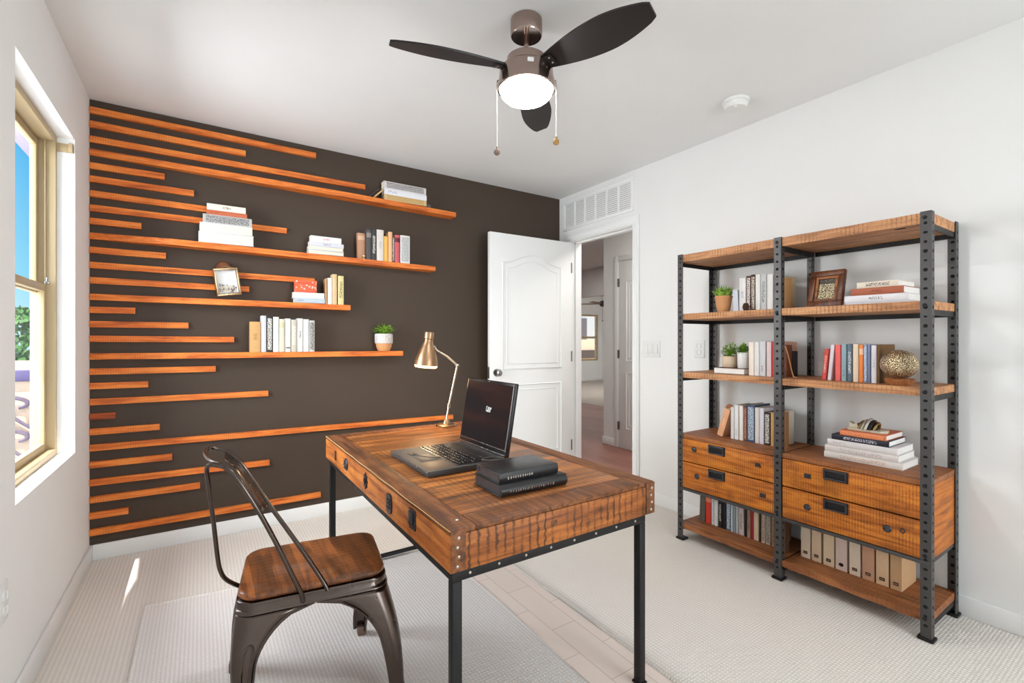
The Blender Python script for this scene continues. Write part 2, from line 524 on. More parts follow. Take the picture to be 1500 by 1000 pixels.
gt = gg.t.nodes.new('ShaderNodeBsdfTransparent'); gl = gg.t.nodes.new('ShaderNodeBsdfGlossy'); gl.inputs['Roughness'].default_value = 0.02
gm = gg.t.nodes.new('ShaderNodeMixShader'); gm.inputs[0].default_value = 0.05
gg.t.links.new(gt.outputs[0], gm.inputs[1]); gg.t.links.new(gl.outputs[0], gm.inputs[2])
gg.t.links.new(gm.outputs[0], gg.t.nodes['Material Output'].inputs[0])
M['glass'] = gg.m
sash('upper_sash', -0.624, 1.385, WZ1-0.031)
sash('lower_sash', -0.598, WZ0+0.029, 1.425)
b = MB(); b.box(-0.586, -0.572, WY1-0.06, WY1-0.035, 1.426, 1.436, 0.002); b.cyl((-0.579, WY1-0.047, 1.436), (-0.579, WY1-0.047, 1.455), 0.005, 10)
lab(b.build('sash_lock', M['chrome'], wf), 'small chrome lock pin')
b = MB(); b.box(-0.575, LX-0.004, WY1-0.006, WY1-0.001, 2.045, 2.085, 0.001); b.box(-0.512, LX-0.004, WY1-0.03, WY1-0.006, 2.045, 2.085, 0.001)
lab(b.build('blind_bracket', M['bronze_frame'], wf), 'tan blind bracket at the top of the reveal')

# outside: eave, ground, stucco garden wall with iron scrolls, tree
M['stucco'] = paint('beige_stucco', srgb(214, 184, 158), 0.9, 0.6, 0.1)
M['stucco_purple'] = paint('mauve_stucco', srgb(176, 164, 196), 0.9, 0.8, 0.1)
b = MB()
b.prism([(-1.13, 1.2), (-0.40, 1.2), (-0.40, 5.2), (-1.12, 5.2), (-1.094, 2.32), (-1.086, 2.20), (-1.077, 2.00), (-1.098, 1.84)], 0.14, Matrix.Translation((0, 0, 2.60)))  # outer edge shaped to trim the sun streak on the floor
struct(b.build('roof_eave', M['stucco_purple'], smooth=0))
b = MB(); b.box(-30, OX, -10, 40, -0.5, -0.4)
struct(b.build('ground', paint('pale_concrete', (0.50, 0.52, 0.54, 1), 0.9, 0.3), smooth=0))
gw = thing('garden_wall', 'low beige stucco garden wall with iron scrolls outside the window', 'wall', (-2.6, 6.1, -0.4))
gw['kind'] = 'thing'
b = MB(); b.box(-5.2, -0.9, 6.0, 6.25, -0.4, 0.98, 0.02)
b.build('wall_face', M['stucco'], gw)
b = MB(); b.box(-5.2, -0.88, 5.96, 6.29, 0.80, 0.90, 0.01)
lab(b.build('wall_band', plain('dark_purple_band', srgb(88, 76, 120), 0.8), gw), 'dark mauve band near the wall top')
for k, zc in enumerate((-0.02, 0.28, 0.58)):
    b = MB()
    pts = []
    for i in range(22):
        t = i/21
        a = -0.6+t*4.6
        r = 0.05+0.20*t
        pts.append((-1.42+r*math.cos(a)*1.3, 5.955, zc+r*math.sin(a)*0.55))
    b.tube(pts, 0.018, 6)
    pts = [(-1.9+1.0*i/15, 5.955, zc-0.1+0.16*math.sin(i*0.42)) for i in range(16)]
    b.tube(pts, 0.016, 6)
    b.build('iron_scroll', plain('mauve_iron', srgb(96, 80, 100), 0.6), gw)
def leaf_mat(name, a, c, d):
    g = G(name)
    v = g.coord()
    n1 = g.noise(v, 70, 3)
    col = g.ramp(n1, [(0.3, d), (0.5, a), (0.7, c)])
    return g.out(col, 0.5, 0, 0.35)
M['tree'] = leaf_mat('tree_leaf_green', srgb(72, 120, 56), srgb(120, 160, 80), srgb(34, 70, 34))
tr = thing('tree', 'green leafy tree beyond the garden wall outside the window', 'tree', (-2.75, 12.0, -0.4))
b = MB(); b.cyl((-2.75, 12, -0.4), (-2.72, 12, 0.9), 0.09, 10, 0.05)
b.build('trunk', plain('tree_bark', srgb(90, 70, 54), 0.9), tr)
b = MB()
for i in range(900):
    u, w, h = rnd.uniform(0, 2*PI), rnd.random()**0.5, rnd.uniform(-1, 1)
    k = math.sqrt(max(0.05, 1-h*h))
    c = Vector((-2.75+0.62*w*k*math.cos(u), 12+0.62*w*k*math.sin(u), 1.12+0.62*h))
    e = Euler((rnd.uniform(0, 6), rnd.uniform(0, 6), rnd.uniform(0, 6))).to_matrix()
    s_ = 0.06
    b.grid([[c+e@Vector((-s_, -s_*0.5, 0)), c+e@Vector((s_, -s_*0.5, 0))], [c+e@Vector((-s_, s_*0.5, 0)), c+e@Vector((s_, s_*0.5, 0))]])
b.build('foliage', M['tree'], tr, smooth=0, recalc=False)

# ------------------------------------------------------------------ door leaf of the room
def panel_door(name, width, height, thick, mat):
    """leaf in local coords: hinge edge at x=0, leaf runs to x=-width, thickness 0..thick along y, front face y=0; two panels, the upper one arched"""
    b = MB()
    b.box(-width, 0, 0, thick, 0, height, 0.002)
    def molding(pts, r=0.007):
        for y in (-0.001, thick+0.001):
            b.tube([(x, y, z) for x, z in pts], r, 6, closed=True)
    x0, x1 = -width+0.115, -0.115
    def arch(x0, x1, z0, z1, rise):
        p = [(x0, z0), (x1, z0), (x1, z1)]
        n = 14
        for i in range(1, n):
            t = i/n
            p.append((x1+(x0-x1)*t, z1+rise*(0.5-0.5*math.cos(2*PI*t))))
        p.append((x0, z1))
        return p
    def rect(x0, x1, z0, z1): return [(x0, z0), (x1, z0), (x1, z1), (x0, z1)]
    molding(arch(x0, x1, 0.93, 1.78, 0.075)); molding(arch(x0+0.04, x1-0.04, 0.97, 1.735, 0.07), 0.004)
    molding(rect(x0, x1, 0.20, 0.80)); molding(rect(x0+0.04, x1-0.04, 0.24, 0.76), 0.004)
    return b
d1 = struct(thing('door_1', 'open white two-panel door with arched upper panel against dark wall', 'door', (2.69, 3.118, 0.012), (0, 0, math.radians(-1.5)), local=True))
dl = panel_door('leaf', 0.815, 2.01, 0.035, M['door']).build('door_leaf', M['door'], d1)
for yy, sg in ((0, -1), (0.035, 1)):
    b = MB()
    b.cyl((-0.757, yy, 0.905), (-0.757, yy+sg*0.010, 0.905), 0.030, 20)
    b.cyl((-0.757, yy+sg*0.010, 0.905), (-0.757, yy+sg*0.030, 0.905), 0.011, 12)
    Mk = Matrix.Translation((-0.757, yy+sg*0.026, 0.905)) @ Vector((0, sg, 0)).to_track_quat('Z', 'Y').to_matrix().to_4x4()
    b.lathe([(0.012, 0), (0.024, 0.006), (0.028, 0.016), (0.025, 0.026), (0.014, 0.031), (0, 0.032)], 20, Mk, cap=False)
    lab(b.build('door_knob', M['chrome'], d1), 'satin nickel door knob')
b = MB(); b.box(-0.8165, -0.8148, 0.006, 0.029, 0.86, 0.95)
lab(b.build('latch_plate', M['hinge'], d1), 'dark metal latch plate on the door edge')
for z in (0.25, 1.02, 1.79):
    b = MB(); b.cyl((0.0035, -0.002, z-0.045), (0.0035, -0.002, z+0.045), 0.0045, 10); b.box(-0.004, 0.0025, -0.0012, 0.0, z-0.045, z+0.045)
    lab(b.build('hinge', M['hinge'], d1), 'dark metal hinge')

# return-air grille above the door
vy0, vy1 = at(925, 290, 'x', RX).y, at(829, 315, 'x', RX).y
vt = thing('air_vent', 'white louvred return-air grille above the doorway', 'vent', (RX, (vy0+vy1)/2, 2.17))
b = MB()
b.box(RX-0.012, RX, vy0-0.025, vy1+0.025, 2.145, 2.17, 0.003); b.box(RX-0.012, RX, vy0-0.025, vy1+0.025, 2.375, 2.40, 0.003)
b.box(RX-0.012, RX, vy0-0.025, vy0, 2.17, 2.375, 0.003); b.box(RX-0.012, RX, vy1, vy1+0.025, 2.17, 2.375, 0.003)
for k in range(1, 6):
    y = vy0+(vy1-vy0)*k/6
    b.box(RX-0.011, RX, y-0.008, y+0.008, 2.17, 2.375, 0.001)
b.build('vent_frame', M['trim'], vt)
b = MB(); b.box(RX-0.0015, RX, vy0, vy1, 2.17, 2.375)
b.build('backing', plain('grey_vent_back', (0.10, 0.10, 0.10, 1), 0.8), vt, smooth=0)
b = MB()
for k in range(13):
    z = 2.179+k*0.0158
    b.box(RX-0.0012, RX+0.0012, vy0, vy1, -0.0062, 0.0062, M=Matrix.Translation((-0.0065, 0, z)) @ Matrix.Translation((RX, 0, 0)) @ Matrix.Rotation(math.radians(-38), 4, 'Y') @ Matrix.Translation((-RX, 0, 0)))
b.build('louvres', M['trim'], vt, smooth=0)

# switch plates and outlets
def plate(name, label, c, w, h, n, kind):
    """plate on the right wall"""
    t = thing(name, label, 'switch' if kind == 'switch' else 'outlet', (RX, c.y, c.z-h/2))
    b = MB(); b.box(RX-0.006, RX, c.y-w/2, c.y+w/2, c.z-h/2, c.z+h/2, 0.002)
    b.build('cover_plate', M['white_plastic'], t)
    for k in range(n):
        y = c.y+(k-(n-1)/2)*0.046
        if kind == 'switch':
            b = MB(); b.box(RX-0.010, RX-0.006, y-0.016, y+0.016, c.z-0.033, c.z+0.033, 0.0015)
            b.build('rocker', M['white_plastic'], t)
        else:
            for dz in (-0.02, 0.02):
                b = MB(); b.box(RX-0.0085, RX-0.006, y-0.015, y+0.015, c.z+dz-0.014, c.z+dz+0.014, 0.004)
                b.build('receptacle', M['white_plastic'], t)
plate('light_switch', 'white three-gang rocker switch plate beside the doorway', at(954.5, 511, 'x', RX), 0.155, 0.118, 3, 'switch')
plate('wall_outlet', 'white blank outlet plate on the wall behind the bookcase end', at(1025, 511, 'x', RX), 0.075, 0.115, 1, 'outlet')
c = at(3, 884, 'x', LX)
t = thing('wall_outlet', 'white outlet plate low on the left wall near the camera', 'outlet', (LX, c.y, c.z-0.06))
b = MB(); b.box(LX, LX+0.005, c.y-0.036, c.y+0.036, c.z-0.06, c.z+0.06, 0.002); b.build('cover_plate', M['white_plastic'], t)
for dz in (-0.022, 0.022):
    b = MB(); b.box(LX+0.005, LX+0.0075, c.y-0.016, c.y+0.016, c.z+dz-0.014, c.z+dz+0.014, 0.004); b.build('receptacle', M['white_plastic'], t)

# smoke detector
t = thing('smoke_detector', 'round white smoke detector on the ceiling', 'smoke detector', (2.38, 1.425, CH))
b = MB(); b.lathe([(0.066, CH), (0.066, CH-0.012), (0.060, CH-0.016)], 32); 
for v in b.bm.verts: v.co += Vector((2.38, 1.425, 0))
b.build('base', M['white_plastic'], t)
b = MB(); b.lathe([(0.058, CH-0.014), (0.058, CH-0.03), (0.050, CH-0.040), (0.02, CH-0.043), (0.0, CH-0.043)], 32, cap=False)
for v in b.bm.verts: v.co += Vector((2.38, 1.425, 0))
b.build('cover', M['white_plastic'], t)
b = MB(); b.cyl((2.35, 1.41, CH-0.041), (2.35, 1.41, CH-0.045), 0.009, 14); b.build('test_button', M['trim'], t)

# ------------------------------------------------------------------ hall and the room beyond
b = MB(); b.box(RX+0.06, 3.84, -2.9, 3.9, -0.08, -0.001); b.box(RX+0.06, 5.9, 3.9, 10.1, -0.08, -0.001); b.box(3.84, 5.9, 3.86, 3.9, -0.08, -0.001)
struct(b.build('floor_hall', M['hall_wood'], smooth=0))
b = MB(); b.box(5.9, 10.0, 2.0, 10.2, -0.08, 0.004)
struct(b.build('floor_far', M['far_carpet'], smooth=0))
b = MB(); b.box(3.815, 3.93, -2.9, 3.864, -0.08, CH); b.box(3.93, 9.81, 3.75, 3.864, -0.08, CH)
struct(b.build('wall_hall', M['wall'], smooth=0))
b = MB(); b.box(RX, HX, BY+0.12, 10.0, -0.08, CH); b.box(RX, HX, BY+0.1, BY+0.13, -0.08, CH)
struct(b.build('wall_corridor', M['wall'], smooth=0))
b = MB(); b.box(5.84, 5.96, 3.864, 10.0, 1.96, CH)
struct(b.build('ceiling_soffit', M['wall'], smooth=0))
b = MB(); b.box(HX, 9.9, -3.0, -2.9, -0.08, CH)
struct(b.build('wall_corridor_end', M['wall'], smooth=0))
FWX0, FWX1, FWZ0, FWZ1 = 8.70, 9.66, 0.58, 1.91
b = MB()
b.box(HX, FWX0, 10.0, 10.15, -0.08, CH); b.box(FWX1, 9.95, 10.0, 10.15, -0.08, CH)
b.box(FWX0, FWX1, 10.0, 10.15, -0.08, FWZ0); b.box(FWX0, FWX1, 10.0, 10.15, FWZ1, CH)
struct(b.build('wall_far', M['wall'], smooth=0))
b = MB(); b.box(9.81, 9.95, 3.75, 10.0, -0.08, CH)
struct(b.build('wall_far_right', M['wall'], smooth=0))
b = MB(); b.box(3.802, 3.815, 3.66, 3.877, 0, 0.085, 0.003); b.box(3.815, 3.93, 3.864, 3.877, 0, 0.085, 0.003)
struct(b.build('baseboard_hall', M['trim']))
b = MB(); b.box(5.97, 9.8, 9.987, 10.0, 0.004, 0.09, 0.003)
struct(b.build('baseboard_far', M['trim']))
b = MB()
b.box(3.800, 3.815, 3.632, 3.69, 0, 2.0925, 0.003); b.box(3.800, 3.815, 2.87, 3.632, 2.035, 2.0925, 0.003)
struct(b.build('trim_4', M['trim']))
d2 = struct(thing('door_2', 'white panelled closet door in the hall seen through the doorway', 'door', (3.838, 3.63, 0.02), (0, 0, PI/2), local=True))
dd = panel_door('leaf', 0.74, 2.0, 0.03, M['door'])
dd.build('door_leaf', M['door'], d2)
for z in (0.22, 1.0, 1.78):
    b = MB(); b.cyl((0.002, 0.036, z-0.045), (0.002, 0.036, z+0.045), 0.008, 10); b.box(-0.016, 0.0, 0.0305, 0.033, z-0.045, z+0.045)
    lab(b.build('hinge', M['hinge'], d2), 'dark metal hinge')
w2 = struct(thing('window_2', 'window in the far room seen through the doorway', 'window', (9.18, 10.0, FWZ0)))
b = MB()
b.box(FWX0, FWX0+0.05, 10.03, 10.10, FWZ0, FWZ1); b.box(FWX1-0.05, FWX1, 10.03, 10.10, FWZ0, FWZ1)
b.box(FWX0+0.05, FWX1-0.05, 10.03, 10.10, FWZ0, FWZ0+0.05); b.box(FWX0+0.05, FWX1-0.05, 10.03, 10.10, FWZ1-0.05, FWZ1)
b.box(FWX0+0.05, FWX1-0.05, 10.03, 10.10, 1.22, 1.28)
b.build('window_frame', M['bronze_frame'], w2, smooth=0)
b = MB(); b.box(FWX0+0.05, FWX1-0.05, 10.06, 10.065, FWZ0+0.05, FWZ1-0.05); b.build('pane', M['glass'], w2, smooth=0)
nb = thing('neighbour_house', 'pale stucco house wall seen through the far window', 'house', (11.5, 15.0, -0.4))
b = MB(); b.box(7.0, 18.0, 15.0, 15.3, 1.20, 3.6); b.build('upper_wall', paint('grey_stucco', srgb(176, 178, 176), 0.9), nb, smooth=0)
b = MB(); b.box(7.0, 18.0, 14.9, 15.3, -0.4, 1.20); b.build('lower_wall', M['stucco'], nb, smooth=0)
b = MB(); b.box(13.15, 13.75, 14.93, 15.0, 1.28, 2.1); b.build('house_window', plain('dim_window', srgb(96, 88, 92), 0.4), nb, smooth=0)
b = MB(); b.box(13.3, 14.1, 14.82, 14.9, 0.40, 0.75); b.build('house_vent', plain('dark_vent', srgb(70, 60, 54), 0.7), nb, smooth=0)
b = MB(); b.box(2.9, 30, 10.15, 40, -0.5, -0.4); struct(b.build('ground_rear', M['stucco'], smooth=0))
# ceiling fan of the far room
ff = thing('ceiling_fan', 'dark ceiling fan hanging in the far room beyond the doorway', 'ceiling fan', (9.0, 9.2, CH))
fc = at(886, 445, 'y', 8.6)
b = MB(); b.cyl((fc.x, 8.6, fc.z+0.05), (fc.x, 8.6, CH), 0.018, 8); b.build('downrod', M['blade'], ff)
b = MB(); b.lathe([(0.03, 0.09), (0.13, 0.06), (0.15, 0.0), (0.11, -0.06), (0.0, -0.08)], 20, Matrix.Translation((fc.x, 8.6, fc.z)), cap=False); b.build('motor', M['blade'], ff)
for k in range(5):
    a = math.radians(196+72*k)
    b = MB(); b.box(0.14, 0.68, -0.06, 0.06, -0.004, 0.004, 0.002, M=Matrix.Translation((fc.x, 8.6, fc.z+0.01)) @ Matrix.Rotation(a, 4, 'Z') @ Matrix.Rotation(0.15, 4, 'X'))
    b.build('blade', plain('brown_blade', srgb(96, 70, 56), 0.5) if k == 0 else bpy.data.materials['brown_blade'], ff)
b = MB(); b.cyl((fc.x-0.13, 8.55, fc.z-0.42), (fc.x-0.13, 8.55, fc.z), 0.004, 6); b.sphere((fc.x-0.13, 8.55, fc.z-0.43), 0.018, 8, 6); b.build('pull_chain', M['hinge'], ff)

# ------------------------------------------------------------------ timber slats and slim shelves on the dark wall
# (label, row at the left wall, end column, end row, depth at the end)
SLATS = [
 ('topmost orange timber slat just below the ceiling', 160, 463, 227.5, 0),
 ('second orange slat from the ceiling, shorter than its neighbours', 180.6, 360, 224.6, 0),
 ('third orange slat from the ceiling, running far across above the top shelf', 202.6, 535, 274, 0),
 ('long top wall shelf of orange timber carrying one stack of books at its end', 221.6, 668, 314.5, 0.095),
 ('short orange slat directly beneath the top wall shelf', 241.6, 241, 258.4, 0),
 ('second orange slat beneath the top wall shelf, sawn across', 261, 284, 283, 0),
 ('orange slat ending just above the white book stack on the left', 282.6, 316, 308, 0),
 ('orange slat passing behind the white book stack on the left', 303.6, 420, 338, 0),
 ('very short orange slat just above the shelf of three book groups', 323, 207, 331, 0),
 ('long orange wall shelf carrying two book stacks and an upright book row', 345, 638, 393.5, 0.095),
 ('short reddish slat just under the shelf of three book groups', 365.6, 243, 374.6, 0),
 ('orange slat on which the small tilted picture frame hangs', 387.6, 461, 411, 0),
 ('orange slat ending just right of the small tilted picture frame', 410, 365, 423.4, 0),
 ('orange wall shelf below the tilted frame carrying a red box and books', 434.4, 513.5, 450.5, 0.095),
 ('very short orange slat just under the shelf with the red box', 453.6, 198, 455, 0),
 ('orange slat of middling length under the shelf with the red box', 474.4, 276, 476.6, 0),
 ('level orange slat ending left of the lowest wall book row', 496, 343, 497.2, 0),
 ('lowest wall shelf of orange timber with a book row and potted plant', 522, 590.5, 517.3, 0.095),
 ('sawn orange slat just beneath the lowest wall shelf', 544.4, 316, 540, 0),
 ('short sawn orange slat two below the lowest wall shelf', 565.6, 217, 562.6, 0),
 ('long lone orange slat ending midway to the desk lamp', 589, 393, 576, 0),
 ('stubby dark red-brown slat, the shortest on the wall', 610.6, 169, 608.4, 0),
 ('short sawn slat beneath the stubby dark red-brown one', 633, 234, 625, 0),
 ('longest low orange slat running along the wall to behind the desk lamp', 656.6, 664, 610.4, 0),
 ('orange slat left of the chair back, under the longest low slat', 681.4, 252, 669, 0),
 ('orange slat passing behind the top of the chair back', 707.6, 395, 677.4, 0),
 ('orange slat ending just left of the chair back hoop', 733, 293, 711, 0),
 ('short orange slat just above the bottom slat', 756.4, 188, 748, 0),
 ('bottom orange slat just above the baseboard, ending at the desk leg', 781, 470, 724.4, 0),
]
SHELF_TOP = {}
for i, (label, yl, xr_, yr, dep) in enumerate(SLATS):
    fl = BY-0.020
    fr = BY-0.020 if not dep else BY-dep
    A = at(131.5, yl, 'y', fl)
    B = at(xr_, yr, 'y', fr)
    x0, x1 = LX+0.001, B.x
    h = 0.0165
    zl = CAMZ+(A.z-CAMZ)
    zr = B.z
    if dep:
        # the board widens from slat to shelf before the first book
        xs = at({3: 520, 9: 270, 13: 405, 17: 350}[i], 400, 'y', fr).x
        xm = max(x0+0.25, xs-0.05)
        st = [(x0, fl), (xm, fr), (x1, fr)]
        nm, cat, grp = 'wall_shelf', 'shelf', 'timber shelves on the dark wall'
    else:
        st = [(x0, fl), (x1, fl)]
        nm, cat, grp = 'timber_slat', 'slat', 'timber slats on the dark wall'
    b = MB()
    zf = lambda x: zl+(zr-zl)*(x-x0)/(x1-x0)
    rings = []
    for x, y in st:
        z = zf(x)
        rings.append([b.bm.verts.new(p) for p in ((x, y, z-h), (x, BY, z-h), (x, BY, z+h), (x, y, z+h))])
    for a_, c_ in zip(rings, rings[1:]):
        for k in range(4):
            b.bm.faces.new((a_[k], a_[(k+1) % 4], c_[(k+1) % 4], c_[k]))
    b.bm.faces.new(rings[0]); b.bm.faces.new(rings[-1])
    mt = M['slat_dark'] if i in (21,) else M['slat']
    o = b.build(nm, mt, smooth=0)
    # every board is cut from its own length of timber
    off = Vector((0, rnd.uniform(0, 5), rnd.uniform(0, 5)))
    for v in o.data.vertices: v.co -= Vector((0, off.y, off.z))
    o.location = (0, off.y, off.z)
    tag(o, label, cat, grp, 'thing')
    if dep: SHELF_TOP[i] = (lambda x, zl=zl, zr=zr, x0=x0, x1=x1: zl+(zr-zl)*(x-x0)/(x1-x0)+0.0165)

# ------------------------------------------------------------------ ceiling fan
FX, FYY = 1.081, 1.526
T = Matrix.Translation((FX, FYY, 0))
fan = thing('ceiling_fan', 'copper-chrome ceiling fan with three black blades and lit glass bowl', 'ceiling fan', (FX, FYY, CH))
b = MB(); b.lathe([(0.060, CH), (0.0635, CH-0.004), (0.0635, CH-0.062), (0.060, CH-0.068), (0.050, CH-0.066), (0.016, CH-0.06)], 40, T); b.build('canopy', M['fanmetal'], fan)
b = MB(); b.cyl((FX, FYY, 2.29), (FX, FYY, CH-0.055), 0.0095, 16); b.lathe([(0.0095, 2.335), (0.014, 2.33), (0.014, 2.31), (0.022, 2.305), (0.024, 2.296)], 20, T); b.build('downrod', M['fanmetal'], fan)
b = MB(); b.lathe([(0.020, 2.302), (0.070, 2.299), (0.078, 2.293), (0.080, 2.256), (0.086, 2.253), (0.101, 2.251), (0.106, 2.246), (0.109, 2.215), (0.1155, 2.185), (0.1155, 2.170), (0.108, 2.168), (0.105, 2.175)], 48, T)
hs = b.build('motor_housing', M['fanmetal'], fan)
b = MB(); b.lathe([(0.1045, 2.176), (0.1055, 2.168), (0.100, 2.150), (0.085, 2.136), (0.060, 2.127), (0.030, 2.123), (0, 2.122)], 48, T, cap=False)
bowl = lab(b.build('glass_bowl', plain('lit_opal_glass', (0.9, 0.88, 0.84, 1), 0.25, emit=(0.97, 0.985, 1.0, 1), strength=80.0), fan), 'glowing opal glass bowl')
b = MB(); 
c_ = Vector((FX, FYY, 2.228)) + Vector((-0.45, -0.89, 0))*0.1105
b.box(-0.012, 0.012, -0.003, 0.003, -0.008, 0.008, 0.002, M=Matrix.Translation(c_) @ Matrix.Rotation(-0.47, 4, 'Z'))
lab(b.build('maker_plate', M['white_plastic'], fan), 'small white plate on the motor housing')
for k, deg in enumerate((165.5, 285.5, 46.0)):
    R_ = T @ Matrix.Rotation(math.radians(deg), 4, 'Z') @ Matrix.Translation((0, 0, 2.245)) @ Matrix.Rotation(math.radians(-17), 4, 'X')
    # blade outline: narrow root, widest past the middle, blunt rounded tip
    top, bot = [], []
    n = 22
    for i in range(n+1):
        t = i/n
        x = 0.075+0.455*t
        w = 0.026+0.046*math.sin(min(1, t/0.60)*PI/2) if t < 0.60 else 0.072-0.040*((t-0.60)/0.40)**1.8
        if t > 0.965: w *= 0.86
        top.append((x, w*1.02)); bot.append((x, -w*0.94))
    b = MB(); b.prism(top+bot[::-1], 0.007, R_)
    bl = b.build('blade', M['blade'], fan, smooth=50)
    b = MB(); b.box(0.055, 0.135, -0.026, 0.026, -0.0045, -0.0003, 0.002, M=R_)
    b.box(0.045, 0.075, -0.022, 0.022, -0.02, 0.004, 0.003, M=R_)
    b.build('blade_iron', M['blade'], bl)
    for (x, y) in ((0.095, 0.015), (0.095, -0.015), (0.122, 0.012), (0.122, -0.012)):
        b = MB(); b.sphere((x, y, -0.0045), 0.004, 8, 6, (1, 1, 0.6))
        for v in b.bm.verts: v.co = R_ @ v.co
        b.build('screw', M['rivet'], bl)
for (px, py, py0, pm, nm) in ((728, 223, 124, 'gun_foot', 'dark'), (815, 208, 117, 'brass', 'gold')):
    # chains hang from the sides of the housing, in the plane square to the view
    e = Vector((FX, FYY, 0)) + RV*(-0.117 if px < 770 else 0.119)
    d_ = (e-Vector((0, 0, 0))).dot(FV)
    zt, zb = 2.205, CAMZ+(HOR-py)/FPX*d_
    b = MB(); b.tube([(e.x, e.y, zt), (e.x, e.y, zb)], 0.0008, 6)
    for i in range(60):
        z = zt+(zb-zt)*i/60
        b.sphere((e.x, e.y, z), 0.0014, 6, 4)
    ch = b.build('pull_chain', M['hinge'], fan)
    b = MB(); Mz = Matrix.Translation((e.x, e.y, zb)) @ (-FV).to_track_quat('Z', 'Y').to_matrix().to_4x4()
    b.lathe([(0.0, -0.004), (0.011, -0.004), (0.013, 0.0), (0.012, 0.004), (0.006, 0.0055), (0, 0.005)], 20, Mz, cap=False); b.tube([(e.x, e.y, zb+0.012), (e.x, e.y, zb+0.022)], 0.004, 8)
    lab(b.build('fob', M[pm], ch), 'round %s pull-chain fob' % nm)
    b = MB(); b.cyl(Vector((FX, FYY, 2.205))+RV*(0.10 if px > 770 else -0.10), Vector((e.x, e.y, 2.205)), 0.005, 8); b.build('chain_arm', M['fanmetal'], fan)

# ------------------------------------------------------------------ desk
DX0, DX1, DYN, DYF, DT, DB = 0.522, 1.290, 1.066, 2.480, 0.692, 0.583
desk = thing('desk', 'long reclaimed timber desk on slim black iron legs', 'desk', ((DX0+DX1)/2, (DYN+DYF)/2, 0))
b = MB(); b.box(DX0+0.075, DX1-0.075, DYN+0.085, DYF-0.085, DT-0.014, DT, 0.0015); b.build('top_panel', M['desk_top'], desk)
for (x0, x1, y0, y1, mm) in ((DX0+0.001, DX0+0.0745, DYN+0.001, DYF-0.001, 'desk_border'), (DX1-0.0745, DX1-0.001, DYN+0.001, DYF-0.001, 'desk_border'),
                             (DX0+0.075, DX1-0.075, DYN+0.001, DYN+0.0845, 'desk_border'), (DX0+0.075, DX1-0.075, DYF-0.0845, DYF-0.001, 'desk_border')):
    b = MB(); b.box(x0, x1, y0, y1, DT-0.014, DT+0.0005, 0.003); b.build('top_border', M[mm], desk)
b = MB(); b.box(DX0, DX0+0.022, DYN, DYF, DB, DT-0.0145, 0.002); b.build('side_panel', M['desk_edge'], desk)
b = MB(); b.box(DX1-0.022, DX1, DYN, DYF, DB, DT-0.0145, 0.002); b.build('side_panel', M['desk_edge'], desk)
b = MB(); b.box(DX0+0.0225, DX1-0.0225, DYN, DYN+0.022, DB, DT-0.0145, 0.002); b.build('end_panel', M['desk_end'], desk)
b = MB(); b.box(DX0+0.0225, DX1-0.0225, DYF-0.022, DYF, DB, DT-0.0145, 0.002); b.build('end_panel', M['desk_end'], desk)
b = MB(); b.box(DX0+0.022, DX1-0.022, DYN+0.022, DYF-0.022, DB+0.002, DB+0.012); b.build('underside_board', M['desk_border'], desk, smooth=0)
# dark timber straps wrapping the corners, and a metal edging line along the long top edge
for (x, sx) in ((DX0, 1), (DX1, -1)):
    b = MB()
    xa, xb = sorted((x+sx*0.0005, x+sx*0.042))
    b.box(xa, xb, DYN-0.003, DYN-0.0002, DB+0.002, DT-0.002, 0.001)
    st_ = lab(b.build('corner_strap', M['desk_border'], desk), 'dark nailed corner strap')
    for k in range(4):
        b = MB(); b.sphere((x+sx*0.018+0.004*(k % 2), DYN-0.003, DB+0.016+k*0.024), 0.0045, 10, 6, (1, 0.5, 1)); b.build('nail', M['rivet'], st_)
b = MB(); pts = [(DX0-0.0005, DYN+0.002+(DYF-DYN-0.004)*i/40, DT-0.002-0.0025*(0.5+0.5*math.sin(i*0.9))*(1 if 4 < i < 30 else 0.2)) for i in range(41)]
b.tube(pts, 0.0011, 6); lab(b.build('worn_edge', plain('pale_worn_edge', srgb(232, 190, 130), 0.6), desk), 'pale worn line along the long edge')
b = MB(); b.sphere((DX0+0.045, DYN+0.055, DT+0.0015), 0.006, 10, 6, (1, 1, 0.5)); b.build('nail', M['rivet'], desk)
